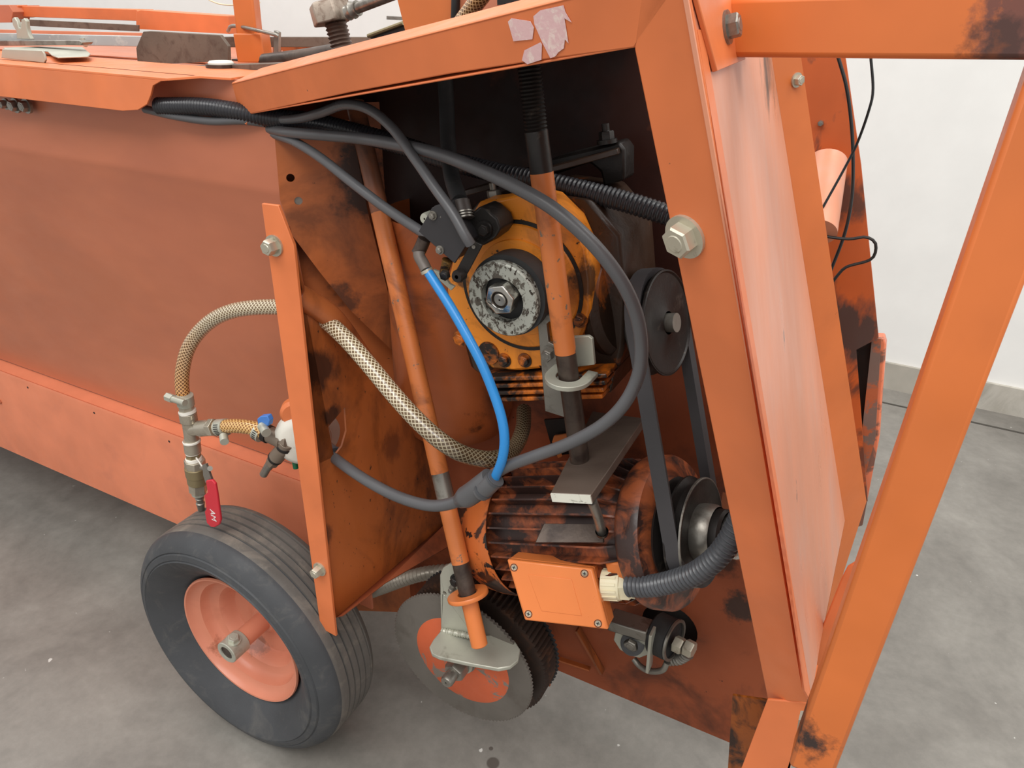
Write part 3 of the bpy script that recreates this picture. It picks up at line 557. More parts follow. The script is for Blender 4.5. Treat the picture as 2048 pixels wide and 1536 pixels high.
for k in range(14):
    a_,b_,_=frame(ga); d=a_*math.cos(k*math.pi/7)+b_*math.sin(k*math.pi/7); box(bm,g0+ga*.009+d*.0168,ga*.008,ga.cross(d)*.0014,d*.001)
obj('gland_ribs',bm,cream,mo)
obj('gland_nut',hexnut(B(),g0+ga*.020,ga,.0165,.012),cream,mo)
obj('gland_collar',cyl(B(),g0+ga*.030,g0+ga*.036,.0138,n=24),cream,mo)
# plate, prop and flat bar above the motor
fb=thing('flat_steel_bar','bright ended flat steel bar lying across the motor under the rod','bar',at(1140,990,Y=.6))
b0=at(1101,986,Y=.553); b1=at(1182,990,Y=.553); bu=(b1-b0); bw=bu.length; bu.normalize(); bz=V((-bu.z,0,bu.x))
if bz.z<0: bz=-bz
bpl=(b0,bz)
obj('bar',prism(B(),[b0,b1]+pp([(1288,836),(1185,822)],pl=bpl),-bz*.0095),mat('dusty_brown_steel',(112,98,88),.4,.4,tone=.08,dirt=(80,66,58),dscale=12,dlo=.5,dhi=.7,damt=.6),fb,bevel=.0012)
obj('cut_end',box(B(),(b0+b1)/2-bz*.0047+V((0,-.0006,0)),bu*bw*.49,V((0,.0008,0)),bz*.0046),mat('bright_cut_steel',(226,225,212),.35,.2,tone=.06,dirt=(120,112,96),dscale=90,dlo=.6,dhi=.68,damt=.7),fb)
obj('prop_rod',tube(B(),[at(1184,1002,Y=.566),at(1196,1035,Y=.578),at(1203,1064,Y=.590)],.0052,n=12,step=.005),steel,fb)
obj('weld_blob',lathe(B(),[(.001,-.004),(.006,-.002),(.007,.003)],at(1204,1066,Y=.588),(0,-.3,1),n=14),darkst,fb)
obj('base_plate',prism(B(),[V(q) for q in pp([(1087,1047),(1205,1048),(1207,1085),(1070,1085)],pl=(at(1140,1066,Y=.600),V((0,-.6,.8)).normalized()))],(0,.004,-.003)),brown,fb,bevel=.0008)
# lower pulley + hub
lp=thing('lower_pulley','double rimmed steel belt pulley with stepped hub on the motor shaft','pulley',mp(.19))
def pulley(root,c,ax,R,wd,mt,rimmt):
    k=wd/2
    obj('pulley_body',lathe(B(),[(.012,-k),(R*.55,-k*.7),(R*.97,-k),(R,-k*.9),(R*.995,-k*.72),(R*.86,-k*.3),(R*.86,k*.3),(R*.995,k*.72),(R,k*.9),(R*.97,k),(R*.94,k*.85),(R*.5,k*.6),(.012,k)],c,ax,n=80),mt,root)
    obj('rim_edge',lathe(B(),[(R*.965,k*.98),(R*1.002,k*.95),(R*1.004,k*.75),(R*.97,k*.9)],c,ax,n=80,closed=True),rimmt,root)
AP=V((.95,-.10,.26)).normalized(); PLc=at(1388,1062,Y=.652)
pulley(lp,PLc,AP,.058,.020,darkst,steel)
obj('inner_flange',lathe(B(),[(.012,-.024),(.054,-.024),(.056,-.021),(.04,-.016),(.012,-.012)],PLc,AP,n=64),darkst,lp)
obj('hub',lathe(B(),[(.030,.006),(.031,.010),(.031,.022),(.029,.026)],PLc,AP,n=48),steel,lp)
obj('hub_ring',lathe(B(),[(.026,.024),(.0275,.026),(.0275,.034),(.025,.037)],PLc,AP,n=48),darkst,lp)
obj('hub_nose',lathe(B(),[(.0215,.034),(.0225,.036),(.0225,.050),(.021,.052),(.001,.052)],PLc,AP,n=48),chrome,lp)
obj('shaft',cyl(B(),PLc-AP*.05,PLc-AP*.02,.013,n=28),steel,lp)
obj('locknut',hexnut(B(),PLc+AP*.052,AP,.020,.012),galv,lp)
up=thing('upper_pulley','black belt pulley on the gearbox input shaft','pulley',at(1320,700,Y=.7))
AU=V((.955,-.12,.27)).normalized(); PUc=at(1318,646,Y=.705)
pulley(up,PUc,AU,.0545,.022,darkst,darkst)
obj('input_shaft',cyl(B(),PUc-AU*.055,PUc-AU*.01,.0125,n=28),steel,up)
obj('shaft_collar',cyl(B(),PUc-AU*.036,PUc-AU*.012,.022,n=32),darkst,up)
obj('shaft_tip',cyl(B(),PUc+AU*.008,PUc+AU*.020,.010,n=24),steel,up)
# belt
be=B(); rr=.054
x1,y1,_=frame(AP,(0,0,1)); 
path=[]
cu,cl=PUc,PLc-AP*.0; dirv=(cu-cl); up_=dirv.normalized(); sd=AP.cross(up_).normalized()
for i in range(17):
    a=math.pi*i/16; path.append(cu+(sd*math.cos(a)+up_*math.sin(a))*.0555)
for i in range(17):
    a=math.pi*i/16; path.append(cl+(-sd*math.cos(a)-up_*math.sin(a))*.0555)
rings=[]
for i,p in enumerate(path):
    t=(path[(i+1)%len(path)]-path[i-1]).normalized(); o=AP.cross(t).normalized(); c_=(cu if i<17 else cl); 
    if (p-(cu+cl)/2).dot(o)<0: o=-o
    rings.append([p-AP*.0085+o*.002,p+AP*.0085+o*.002,p+AP*.006-o*.006,p-AP*.006-o*.006])
loft(be,rings,closed=True)
obj('drive_belt',be,beltm,label='black rubber drive belt running between the two pulleys',cat='belt',at_base=cl)
# ------------------------------------------------------------------ toothed discs
bd=thing('toothed_disc','worn grey toothed disc with orange painted centre above the floor','disc',at(930,1380,Y=.66))
BC=V((-.403,.632,.252)); BR=.1125; bn=V((-.006,1,.024)).normalized()
def toothed(c,ax,R,th,n,dep):
    x,y,a=frame(ax); bm=B(); r_=[]
    for k in(0,th): r_.append([c+a*k+(x*math.cos(2*math.pi*i/(2*n))+y*math.sin(2*math.pi*i/(2*n)))*(R if i%2 else R-dep) for i in range(2*n)])
    loft(bm,r_); return bm
obj('disc',toothed(BC,bn,BR,.004,110,.0028),gearst,bd)
bm=lathe(B(),[(.0001,-.0006),(.074,-.0006),(.075,.0)],BC+V((.002,0,-.002)),bn,n=60)
cp=mat('worn_disc_paint',(206,98,60),.5,tone=.1,dirt=(132,122,112),dscale=26,dlo=.56,dhi=.60,damt=1,bump=.05); obj('painted_centre',bm,cp,bd,label='patch of worn orange paint')
nb=at(893,1355,Y=.585); sb=V((BC.x,BC.y,BC.z)); sa=(nb-at(925,1325,Y=.63)); sa=V((0,-1,0))
nc=V((at(905,1348,Y=.60).x,.632,at(905,1348,Y=.60).z))
obj('washer',lathe(B(),[(.008,-.006),(.020,-.006),(.020,-.003),(.008,-.003)],nc,YX,n=36,closed=True),steel,bd)
obj('washer',lathe(B(),[(.008,-.011),(.018,-.011),(.018,-.008),(.008,-.008)],nc,YX,n=36,closed=True),galv,bd)
obj('nut',hexnut(B(),nc+V((0,-.012,0)),(0,-1,0),.0155,.020),steel,bd)
obj('stud_end',lathe(B(),[(.009,-.030),(.009,-.046),(.0075,-.049),(.001,-.049)],nc,YX,n=28),steel,bd)
dd=thing('toothed_roller','dark toothed roller turning behind the grey disc','roller',at(1050,1380,Y=.7))
obj('roller_body',toothed(BC+V((.010,.020,.004)),bn,BR+.001,.034,90,.005),mat('brown_toothed_iron',(58,46,40),.45,.3,tone=.2,dirt=(90,62,46),dscale=40,dlo=.5,dhi=.7),dd)
obj('roller_end',toothed(BC+V((.010,.056,.004)),bn,BR+.003,.003,90,.004),rubber,dd)
# galvanised bracket with orange eyelet and pin
gbk=thing('angle_bracket','galvanised welded angle bracket holding the lower end of the slim rod','bracket',at(920,1300,Y=.6))
obj('upright',prism(B(),pp([(882,1262),(880,1150),(886,1136),(898,1129),(914,1131),(928,1145),(938,1200),(950,1274)],Y=.612),(0,.005,0),holes=[circ(at(889,1187,Y=.612),YX,.0036,ry=.0028)]),galv,gbk,bevel=.0006)
zf=at(908,1266,Y=.611).z
obj('flange',prism(B(),pp([(884,1258),(950,1272),(1005,1268),(1030,1282),(1041,1300),(1036,1320),(1020,1333),(998,1337),(930,1325),(880,1314),(864,1306),(859,1293),(866,1280)],Z=zf),(0,0,-.006)),galv,gbk,bevel=.0012)
wb=[at(x,y,Y=.609) for x,y in((884,1262),(900,1264),(915,1267),(932,1270),(946,1274))]
obj('weld_bead',tube(B(),wb,.0042,n=10,step=.0012,rf=lambda s:.0036+.0009*math.sin(s*1500)),galv,gbk)
obj('eye_bolt',bolt_m:=cyl(B(),at(911,1158,Y=.612),at(911,1158,Y=.600),.006,n=16),darkst,gbk) if 0 else bolt('bolt',at(913,1160,Y=.611),(0,-1,0),.0065,darkst,gbk,h=.006)
bolt('bolt',at(905,1178,Y=.611),(0,-1,0),.004,steel,gbk,h=.005)
ze=at(945,1192,Y=.60).z; ec=r2(1190); W2=(r2(1125)-r2(1290)).normalized()
obj('eyelet',lathe(B(),[(.0128,-.0028),(.0255,-.0028),(.0262,-.0018),(.0262,.0018),(.0255,.0028),(.0128,.0028)],ec,W2+V((-.02,-.04,0)),n=48,closed=True),P_lid,gbk,label='orange painted eyelet ring')
obj('guide_pin',lathe(B(),[(.001,0),(.009,0),(.0105,.0015),(.0105,.060),(.001,.060)],r2(1292),W2,n=28),P_lid,gbk,label='orange painted pin')
# ------------------------------------------------------------------ belt tensioner
te=thing('belt_tensioner','grey steel clamp with hex bolt and black roller low beside the terminal box','tensioner',at(1290,1330,Y=.77))
obj('clamp_plate',prism(B(),pp([(1232,1258),(1300,1268),(1301,1300),(1296,1310),(1280,1316),(1262,1312),(1240,1300),(1227,1280)],Y=.765),(0,.006,0)),galv,te,bevel=.001)
bm=B(); beam(bm,at(1222,1238,Y=.775),at(1300,1262,Y=.775),.03,.018,(0,1,0)); obj('square_bar',bm,steel,te,bevel=.002)
obj('dark_washer',cyl(B(),at(1265,1287,Y=.764),at(1265,1287,Y=.760),.0170,n=30),black,te)
bolt('hex_bolt',at(1263,1288,Y=.760),(0,-1,0),.0105,steel,te,h=.007,wash=False)
bm=B(); beam(bm,at(1305,1262,Y=.755),at(1298,1337,Y=.755),.004,.02,(1,0,0)); obj('edge_plate',bm,galv,te,bevel=.0006)
obj('loop_strap',tube(B(),[at(1268,1318,Y=.775),at(1280,1332,Y=.770),at(1300,1342,Y=.765),at(1325,1340,Y=.762),at(1334,1325,Y=.765)],.0045,n=10,step=.004),steel,te)
obj('tension_roller',lathe(B(),[(.001,-.014),(.028,-.014),(.030,-.012),(.030,.012),(.028,.014),(.001,.014)],at(1328,1272,Y=.785),(.95,-.2,.1),n=48),rubber,te)
obj('roller_rim',lathe(B(),[(.026,.013),(.0305,.013),(.0305,.016),(.026,.016)],at(1330,1272,Y=.785),(.95,-.2,.1),n=48,closed=True),steel,te)
n0=at(1350,1286,Y=.775)
for k in(0,1): obj('nut',hexnut(B(),n0+V((.015*k,0,.001*k)),(.95,-.2,.05),.012,.0125),zinc,te)
obj('spring',corr(B(),[at(1340,1318,Y=.785),at(1358,1316,Y=.785),at(1376,1305,Y=.785)],.010,pitch=.005,depth=.003),steel,te)
# ------------------------------------------------------------------ things on top of the hull
obj('deck_plate',prism(B(),[V((-3.4,.80,.972)),V((-.87,.80,.972)),V((-.80,1.32,.968)),V((-3.4,1.32,.968))],(0,0,-.003)),P_hull,mb)
YF=1.36
def strip(name,poly,Y,dep,mt,parent,bevel=.001): return obj(name,prism(B(),pp(poly,Y=Y),(0,dep,0)),mt,parent,bevel=bevel)
fr=thing('far_rail','orange box section rails along the far edge of the hull top','rail',at(250,30,Y=YF))
strip('rail_section',[(34,12),(272,19),(277,24),(276,42),(34,33)],YF,.05,P_clean,fr)
strip('rail_section',[(272,24),(282,20),(456,32),(458,68),(272,58)],YF-.05,.05,P_clean,fr)
strip('rail_block',[(-40,10),(18,10),(26,24),(22,45),(-40,46)],YF-.03,.05,P_hull,fr)
strip('rail_sleeve',[(16,12),(36,11),(36,34),(22,36)],YF-.01,.06,P_clean,fr)
strip('inner_strip',[(-40,58),(300,66),(276,76),(-40,72)],YF-.12,.004,P_pink,fr)
strip('brown_strip',[(36,38),(276,50),(276,63),(60,52)],YF-.08,.005,rustbar,fr)
obj('lower_tray',prism(B(),pp([(-30,96),(460,128),(700,126),(600,86),(150,92)],Z=.974),(0,0,-.002)),P_hull,fr)
lb=thing('long_flat_bar','long flat bar, painted grey at left and rusty at right, across the hull top','bar',at(400,82,Z=1.0))
ba,bb_,bc=at(-30,76,Z=1.0),at(345,84,Z=1.0),at(800,84,Z=1.0)
bm=B(); beam(bm,ba,bb_,.006,.0165,(ba-bb_).cross(V((0,0,1)))); obj('painted_half',bm,whitebar,lb,bevel=.001)
bm=B(); beam(bm,bb_,bc,.006,.0165,(bb_-bc).cross(V((0,0,1)))); obj('rusty_half',bm,rustbar,lb,bevel=.001)
Yb=at(345,84,Z=1.0).y
obj('weld_bead',tube(B(),[V(q) for q in pp([(164,76),(167,86),(172,90)],Y=at(168,80,Z=1.0).y-.006)],.004,n=8,step=.003),galv,lb)
wc=thing('wing_clamp','small grey forked wing screw on a short bar at the far left','clamp',at(45,80,Z=1.0))
yw=at(45,80,Z=1.0).y-.01
obj('wing_fork',prism(B(),pp([(33,78),(32,62),(25,50),(23,38),(28,34),(33,42),(37,56),(41,56),(42,40),(47,36),(52,42),(53,55),(57,70),(62,79)],Y=yw),(0,.007,0)),galv,wc,bevel=.0015)
strip('short_bar',[(-30,81),(158,81),(164,85),(160,90),(-30,92)],yw-.012,.02,rustbar if 0 else steel,wc)
hb=thing('hook_bracket','bent galvanised strip bracket on the near rail at the far left','bracket',at(60,115,Y=.70))
bm=prism(B(),pp([(6,95),(80,93),(165,94),(181,107),(176,112),(115,114),(104,110),(95,102),(84,101),(20,104)],Z=.992),(0,0,-.002))
prism(bm,pp([(4,98),(84,101),(88,108),(91,120),(88,126),(2,116)],Y=.70),(0,.003,0)); obj('bent_strip',bm,galv,hb,bevel=.0008)
wp=thing('wear_plate','upright brown steel plate behind the near rail','plate',at(360,125,Y=1.0))
strip('plate',[(272,96),(286,63),(300,62),(440,70),(456,92),(457,122),(330,128),(275,128)],at(360,95,Z=1.0).y+.012,.006,rustbar,wp)
pv=thing('pivot_post','round dark steel post with a white plastic cap beside the beam root','post',at(442,150,Y=.80))
pz=at(442,128,Y=.80); obj('barrel',cyl(B(),pz-V((0,0,.03)),pz,.0215,.0205,n=40),brown,pv); obj('cap',lathe(B(),[(.001,.004),(.015,.004),(.017,.002),(.017,-.001)],pz,(0,0,1),n=36),white,pv)
strip('base_shoe',[(330,134),(556,126),(560,140),(340,150)],.80,.03,rustbar,pv)
sq=thing('square_post','upright orange square tube with small side pin above the hull','post',at(510,125,Y=1.0))
bm=B(); beam(bm,at(486,-60,Y=1.0),at(505,122,Y=1.0),.034,.034,V((.9,.45,0))); obj('tube',bm,P_frame,sq,bevel=.003)
bm=B(); beam(bm,at(503,66,Y=1.0),at(512,124,Y=1.0),.046,.046,V((.9,.45,0))); obj('sleeve',bm,P_frame,sq,bevel=.002)
strip('foot_plate',[(462,118),(548,122),(556,131),(500,137),(468,134)],.985,.03,darkst,sq)
obj('cross_pin',tube(B(),[at(456,62,Y=1.02),at(470,52,Y=.99),at(545,68,Y=.97),at(556,72,Y=.97)],.003,n=10),steel,sq)
strip('latch',[(548,60),(557,64),(556,120),(546,122)],.975,.006,steel,sq)
hs_=thing('perforated_strip','dark orange perforated strip behind the square post','strip',at(610,105,Y=1.12))
obj('strip',prism(B(),pp([(545,92),(668,92),(668,106),(545,114)],Y=1.12),(0,.003,0),holes=[circ(at(563,103,Y=1.12),YX,.0028,n=12),circ(at(598,105,Y=1.12),YX,.0028,n=12)]),P_inner,hs_)
obj('flex_duct',tube(B(),[at(530,124,Y=.93),at(600,116,Y=.93),at(680,104,Y=.90)],.012,n=20),brown,label='smooth grey-brown pipe lying behind the beam root',cat='pipe',at_base=at(600,116,Y=.93))
st=thing('lift_screw','coarse threaded steel screw with big hex nut and welded lever above the beam','screw',at(690,105,Y=.84))
ta,tb2=at(662,12,Y=.84),at(692,125,Y=.84)
obj('screw',tube(B(),[ta,ta.lerp(tb2,.5),tb2],.0145,n=24,step=.0008,rf=lambda s:.0150-.0024*abs(((s/.0048)%1)*2-1)),mat('brown_thread_steel',(110,90,80),.3,.6,tone=.1),st)
na=(tb2-ta).normalized(); nutc=at(667,46,Y=.84)
obj('hex_nut',hexnut(B(),nutc,-na,.0275,.026,rot=.35),mat('rusty_nut_steel',(160,146,132),.45,.4,dirt=(110,88,74),dscale=50,dlo=.5,dhi=.65),st,bevel=.002)
obj('lever',cyl(B(),at(700,22,Y=.835),at(830,-28,Y=.80),.0065,n=20),steel,st)
obj('weld_blob',tube(B(),[at(696,26,Y=.832),at(706,20,Y=.832),at(716,16,Y=.832)],.0095,n=12,step=.004,rf=lambda s:.0095+.0012*math.sin(s*900)),steel,st)
ht=thing('hopper_plate','bent orange sheet rising above the sloping beam','panel',at(900,60,Y=.80))
obj('left_face',prism(B(),pp([(785,-40),(905,-40),(905,66),(818,92)],Y=.80),(0,.003,0)),P_frame,ht)
q=pp([(905,-40),(905,66)],Y=.80); q2=pp([(1060,66),(1060,-60)],Y=.72)
obj('right_face',prism(B(),[q[0],q[1],q2[0],q2[1]],(0,.003,0)),P_hull,ht)
bt=thing('chain_tray','black tray end with worn brown edge behind the orange sheet','tray',at(780,85,Y=.95))
strip('tray_side',[(735,73),(806,47),(840,60),(840,90),(745,80)],.95,.02,black,bt); obj('tray_edge',tube(B(),[at(736,72,Y=.945),at(806,46,Y=.945)],.0028,n=8,smoothpath=False),brass,bt)
obj('small_flat_stub',prism(B(),pp([(773,32),(810,34),(810,41),(773,39)],Y=.97),(0,.004,0)),steel,label='small grey flat stub sticking out left of the orange sheet',cat='bar',at_base=at(790,37,Y=.97))
obj('hanging_wire_loop',tube(B(),[at(418,0,Y=1.4),at(440,8,Y=1.4),at(470,10,Y=1.4),at(520,5,Y=1.4)],.0016,n=8),cream,label='thin cream cord above the far rail',cat='cord',at_base=at(440,8,Y=1.4))
for k,(x,y) in enumerate(((12,208),(32,211),(54,212))):
    bolt('rail_bolt',at(x,y,Y=.69),(0,-1,0),.0078 if k else .006,steel,mb,h=.008)
# ------------------------------------------------------------------ hoses and cables
def hose(name,label,pts,r,mt,cat='hose',kind='t',n=16,group=None,**k):
    P=[at(x,y,Y=Y) for x,y,Y in pts]; bm=B()
    (corr(bm,P,r,**k) if kind=='c' else tube(bm,P,r,n=n,step=.005))
    return obj(name,bm,mt,label=label,cat=cat,at_base=P[len(P)//2],group=group)
hose('corrugated_conduit','thick black corrugated conduit entering under the beam and crossing behind both rods',[(318,212,.682),(400,213,.684),(470,222,.69),(540,236,.70),(620,243,.705),(700,262,.705),(800,290,.705),(900,322,.705),(1000,347,.70),(1060,359,.70),(1130,373,.70),(1200,390,.70),(1270,409,.70),(1360,438,.70)],.0108,conduitb,cat='conduit',kind='c')
hose('rubber_tube','smooth black tube lying below the corrugated conduit under the top rail',[(290,218,.683),(350,232,.683),(420,242,.685),(483,241,.69),(530,246,.70)],.0052,cable,cat='tube')
hose('air_cable','grey cable arching over the others and ending at the roller valve',[(535,240,.705),(590,238,.69),(640,226,.67),(690,209,.655),(738,219,.645),(785,257,.635),(830,318,.62),(870,376,.605),(905,425,.595),(930,470,.59),(941,488,.592)],.0052,cable,cat='cable')
hose('looped_cable','long grey cable looping wide in front of the gearbox down to the junction',[(540,258,.705),(575,264,.69),(640,270,.675),(720,277,.66),(800,290,.64),(880,309,.62),(960,340,.60),(1040,378,.585),(1110,420,.575),(1180,482,.57),(1235,550,.57),(1268,615,.575),(1282,680,.58),(1278,745,.58),(1250,805,.575),(1205,850,.57),(1140,886,.565),(1070,912,.562),(1010,935,.562),(972,962,.565)],.0062,cable,cat='cable')
hose('thin_cable','thin grey cable slanting down behind the slim rod to the roller valve',[(548,268,.705),(590,284,.69),(640,315,.675),(700,362,.66),(760,408,.65),(810,442,.64),(860,474,.625)],.0056,cable,cat='cable')
hose('vertical_hose','dark rubber hose hanging down onto the roller valve connector',[(888,120,.73),(893,200,.72),(896,280,.70),(903,350,.67),(920,404,.628)],.0085,rubber)
hose('blue_air_tube','bright blue air tube from the valve elbow to the cable junction',[(855,542,.592),(870,565,.588),(900,612,.58),(932,668,.573),(962,725,.568),(985,780,.564),(1003,835,.56),(1009,880,.557),(1004,920,.555),(990,956,.556)],.0050,blue,cat='tube')
hose('socket_cable','grey cable sagging from the white socket to the junction',[(655,905,.60),(690,932,.585),(740,965,.575),(800,995,.568),(860,1011,.564),(905,1006,.562),(935,990,.562)],.0068,cable,cat='cable')
jc=thing('cable_junction','moulded dark Y shaped cable junction resting against the motor cover','connector',at(955,980,Y=.56))
obj('moulding',tube(B(),[at(920,1001,Y=.561),at(940,989,Y=.559),at(962,973,Y=.558),at(982,958,Y=.560)],.0105,n=20,step=.003,rf=lambda s:.0088+.0035*min(1,s/.012)),black if 0 else cable,jc)
obj('outlet_collar',tube(B(),[at(962,985,Y=.553),at(975,973,Y=.553),at(992,956,Y=.555)],.0098,n=20,step=.004),cable,jc)
obj('collar_ring',cyl(B(),at(966,981,Y=.553),at(969,978,Y=.553),.0108,n=24),steel if 0 else conduit,jc)
obj('collar_ring',cyl(B(),at(987,961,Y=.554),at(990,958,Y=.5545),.0104,n=24),conduit,jc)
hose('motor_conduit','grey corrugated conduit curving from the terminal box gland behind the front post',[(1258,1172,.592),(1300,1172,.59),(1345,1163,.585),(1390,1147,.58),(1430,1118,.578),(1460,1080,.58),(1482,1035,.585),(1500,985,.59)],.0118,conduit,cat='conduit',kind='c',pitch=.0052,depth=.002)
hose('lower_conduit','dull grey ribbed conduit running under the bulkhead flange',[(735,1186,.74),(770,1173,.735),(810,1158,.73),(850,1147,.73),(900,1142,.735),(960,1140,.75)],.0115,mat('dusty_ribbed_conduit',(168,160,146),.4,.3,tone=.1),cat='conduit',kind='c',pitch=.0085,depth=.0042)
hose('braided_hose','clear braided hose arching left of the mounting strip and running down past the slim rod',[(368,806,.60),(364,770,.605),(366,735,.61),(376,698,.615),(397,665,.62),(428,638,.62),(465,622,.62),(510,615,.62),(560,614,.62),(600,616,.615),(640,633,.605),(690,676,.59),(740,732,.58),(790,792,.572),(840,846,.567),(890,888,.57),(935,911,.585),(985,918,.61),(1025,900,.66),(1045,860,.71),(1048,820,.75)],.0096,braid_w,n=24)
hose('upper_braided_hose','short braided hose passing behind the beam beside the hopper sheet',[(1000,-60,.70),(965,-10,.71),(940,22,.72),(915,60,.73),(905,110,.74)],.0085,braid_w,n=24)
hose('black_strap_cable','black cable hanging down the orange hopper sheet',[(912,-40,.79),(911,10,.79),(909,60,.79),(905,110,.78)],.005,black,cat='cable')
for nm,lb_,pts,r_,mt_ in (('thin_wire','black wire hanging in front of the far upright, curving back left',[(1668,60,.93),(1674,105,.93),(1692,170,.93),(1702,240,.93),(1706,310,.93),(1704,390,.93),(1690,465,.93),(1660,545,.93)],.0019,black),
 ('thin_wire','thinner wire bowing out over the white wall and crossing to the tube',[(1736,60,.90),(1742,120,.90),(1746,180,.90),(1738,220,.90),(1715,285,.91),(1690,335,.91),(1640,425,.90)],.0014,black),
 ('bent_wire','grey ended wire bent into a narrow loop past the far upright edge',[(1640,470,.9),(1665,475,.9),(1700,478,.9),(1730,474,.9),(1748,482,.9),(1752,495,.9),(1748,512,.9),(1735,522,.9),(1695,533,.9),(1680,545,.9),(1662,568,.9)],.0017,darkst)):
    hose(nm,lb_,pts,r_,mt_,cat='wire',n=8)
# ------------------------------------------------------------------ valve and tee assembly
va=thing('tap_assembly','nickel pipe tee with thread tape and a ball valve hanging from the braided hose','valve',at(400,1020,Y=.60))
YV=.60
def vc(a,b,r,mt_,nm,n=32,r2=None): return obj(nm,cyl(B(),at(*a,Y=YV),at(*b,Y=YV),r,r2,n=n),mt_,va,bevel=.0006)
vc((369,790),(372,810),.0118,galv,'hose_clamp'); 
obj('clamp_screw',tube(B(),[at(370,806,Y=.585),at(352,800,Y=.585),at(338,795,Y=.585)],.0048,n=12,step=.006),galv,va); obj('clamp_head',cyl(B(),at(346,798,Y=.585),at(334,793,Y=.585),.0062,n=6),galv,va)
vc((372,808),(374,822),.0105,nickel,'hex_nut',6); vc((374,820),(376,826),.0122,tapem,'thread_tape'); vc((375,824),(378,842),.0122,nickel,'socket')
vc((378,842),(384,882),.0100,nickel,'tee_body'); vc((380,860),(402,857),.0092,nickel,'tee_branch'); vc((400,857),(424,855),.0118,nickel,'branch_socket'); vc((423,855),(432,855),.0135,nickel,'branch_nut',6)
vc((383,880),(386,903),.0118,nickel,'socket'); vc((383,880),(384,884),.0126,tapem,'thread_tape'); vc((386,902),(388,917),.0108,brass,'nipple',6); vc((386,902),(387,906),.0112,tapem,'thread_tape'); vc((387,914),(389,921),.0118,tapem,'thread_tape')
vc((389,919),(391,934),.0150,nickel,'valve_nut',8); vc((391,933),(394,950),.0158,brass,'valve_body'); vc((394,949),(396,964),.0150,brass,'valve_body'); vc((395,963),(397,982),.0135,nickel,'outlet_nut',6); vc((397,981),(398,988),.0105,galv,'outlet_ring')
obj('hose_barb',lathe(B(),[(.0052,0),(.0052,.008),(.0066,.009),(.0052,.013),(.0052,.017),(.0066,.018),(.0055,.024),(.0050,.032),(.001,.032)],at(398,987,Y=YV),at(403,1022,Y=YV)-at(398,987,Y=YV),n=24),steel,va)
obj('tape_tail',tube(B(),[at(392,915,Y=.584),at(397,922,Y=.584),at(405,934,Y=.584)],.0012,n=6),tapem,va)
lv=obj('lever',prism(B(),pp([(411,962),(423,960),(430,968),(434,990),(438,1020),(441,1040),(438,1050),(430,1055),(421,1054),(413,1046),(409,1024),(412,1018),(409,995),(407,992),(415,985)],Y=.546),(0,.004,0)),red,va,bevel=.0012)
obj('lever_neck',prism(B(),pp([(405,930),(412,928),(418,945),(424,961),(411,966),(406,950)],Y=.551),(0,.003,0)),steel,va)
obj('lever_pin',cyl(B(),at(404,936,Y=.590),at(420,937,Y=.55),.0035,n=14),steel,va)
tx=bpy.data.curves.new('lettering','FONT'); tx.body='AM'; tx.size=.0135; tx.extrude=.0002; tx.align_x='CENTER'; tx.align_y='CENTER'
t0=bpy.data.objects.new('lettering_curve',tx); C.objects.link(t0); bpy.context.view_layer.update(); me_=bpy.data.meshes.new_from_object(t0.evaluated_get(bpy.context.evaluated_depsgraph_get())); bpy.data.objects.remove(t0)
me_.name='lettering'; me_.materials.clear(); me_.materials.append(lettr); to=bpy.data.objects.new('lettering',me_); C.objects.link(to); to.parent=lv
bx=(at(430,1042,Y=.5455)-at(424,1010,Y=.5455)).normalized(); bz_=V((0,-1,0)); by=bz_.cross(bx)
mt4=Matrix((bx,by,bz_)).transposed().to_4x4(); mt4.translation=at(426,1031,Y=.5455)-va.location-V((0,.0,0)); to.matrix_local=mt4
# branch hose
bh=thing('branch_hose','short amber braided hose with two slotted steel clamps between tee and elbow','hose',at(480,855,Y=.60))
obj('hose',tube(B(),[at(434,854,Y=YV),at(470,852,Y=YV),at(505,856,Y=YV),at(532,866,Y=YV)],.0098,n=24,step=.004),braid_a,bh)
for (a,b,r) in(((437,855),(453,854),.0118),((513,861),(525,869),.0120)):
    cb=obj('clamp_band',cyl(B(),at(*a,Y=YV),at(*b,Y=YV),r,n=36),galv,bh)
    d=at(*b,Y=YV)-at(*a,Y=YV); c=at(*a,Y=YV).lerp(at(*b,Y=YV),.5)
    x__,y__,_a=frame(d,(0,-1,0))
    for k in range(-3,4):
        an=k*.24; p=c+(x__*math.cos(an)+y__*math.sin(an))*r; box(bm:=B(),p,d*.27,(y__*math.cos(an)-x__*math.sin(an))*.0006,(x__*math.cos(an)+y__*math.sin(an))*.0003); obj('band_slot',bm,black,cb)
obj('clamp_screw',cyl(B(),at(447,872,Y=.59),at(449,884,Y=.582),.0058,n=16),galv,bh)
obj('clamp_screw',cyl(B(),at(524,852,Y=.586),at(533,866,Y=.578),.0062,n=16),galv,bh)
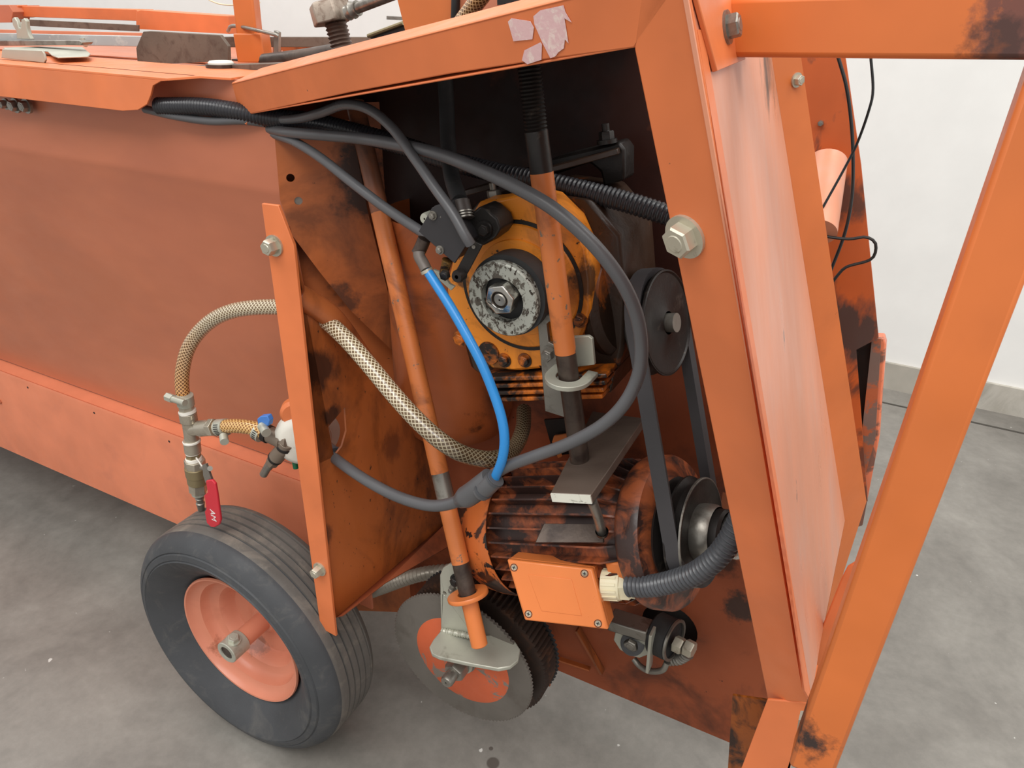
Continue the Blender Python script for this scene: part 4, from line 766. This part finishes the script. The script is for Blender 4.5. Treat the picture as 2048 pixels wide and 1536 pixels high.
obj('cable_tie_wrap',prism(B(),pp([(514,838),(520,833),(534,832),(539,842),(537,852),(524,853),(516,852)],Y=.586),(0,.008,0)),bluec,bh,bevel=.001)
el=thing('elbow_fitting','grey metal elbow and quick coupling pointing down left of the white socket','fitting',at(560,900,Y=.60))
def ec_(a,b,r,mt_,nm,n=28): obj(nm,cyl(B(),at(*a,Y=.60),at(*b,Y=.60),r,n=n),mt_,el,bevel=.0006)
cm=mat('dusty_coupling',(134,120,106),.42,.4,tone=.08)
ec_((531,865),(540,870),.0125,darkst,'collar'); ec_((540,869),(566,882),.0112,cm,'inlet_socket'); ec_((562,880),(578,884),.0100,cm,'elbow_body',8)
ec_((574,884),(566,900),.0105,cm,'elbow_body'); ec_((571,890),(569,895),.0112,darkst,'seal'); ec_((568,896),(553,914),.0104,cm,'outlet_socket'); ec_((553,914),(550,917),.0106,darkst,'seal'); ec_((551,917),(543,926),.0092,cm,'hex_collar',6); ec_((543,925),(536,934),.0062,steel,'barb'); ec_((536,933),(527,949),.0056,steel,'nozzle')
ps=thing('power_socket','round white plastic socket half hidden behind the orange mounting strip','socket',at(610,880,Y=.62))
sc_=at(606,876,Y=.62); sx=V((.55,-.83,0)).normalized()
obj('flange',lathe(B(),[(.001,-.018),(.026,-.017),(.034,-.012),(.037,-.004),(.037,.006),(.03,.012)],sc_,-sx,n=48),white,ps)
obj('flap_lid',lathe(B(),[(.001,-.012),(.016,-.011),(.020,-.006),(.020,.004)],sc_+V((-.006,0,.038)),-sx,n=32),P_clean,ps)
obj('plug_body',tube(B(),[at(636,892,Y=.615),at(650,902,Y=.604),at(664,913,Y=.598)],.0135,n=24,step=.004),cable,ps)
obj('collar_ring',cyl(B(),at(662,911,Y=.598),at(665,914,Y=.597),.0142,n=24),conduit,ps)
obj('rear_ring',lathe(B(),[(.020,0),(.034,0),(.034,.012),(.020,.012)],at(628,868,Y=.65),V((1,-.3,0)),n=36,closed=True),white,ps)
obj('green_lead',tube(B(),[at(589,912,Y=.625),at(590,925,Y=.625),at(592,936,Y=.625)],.004,n=10,step=.004),green,ps)
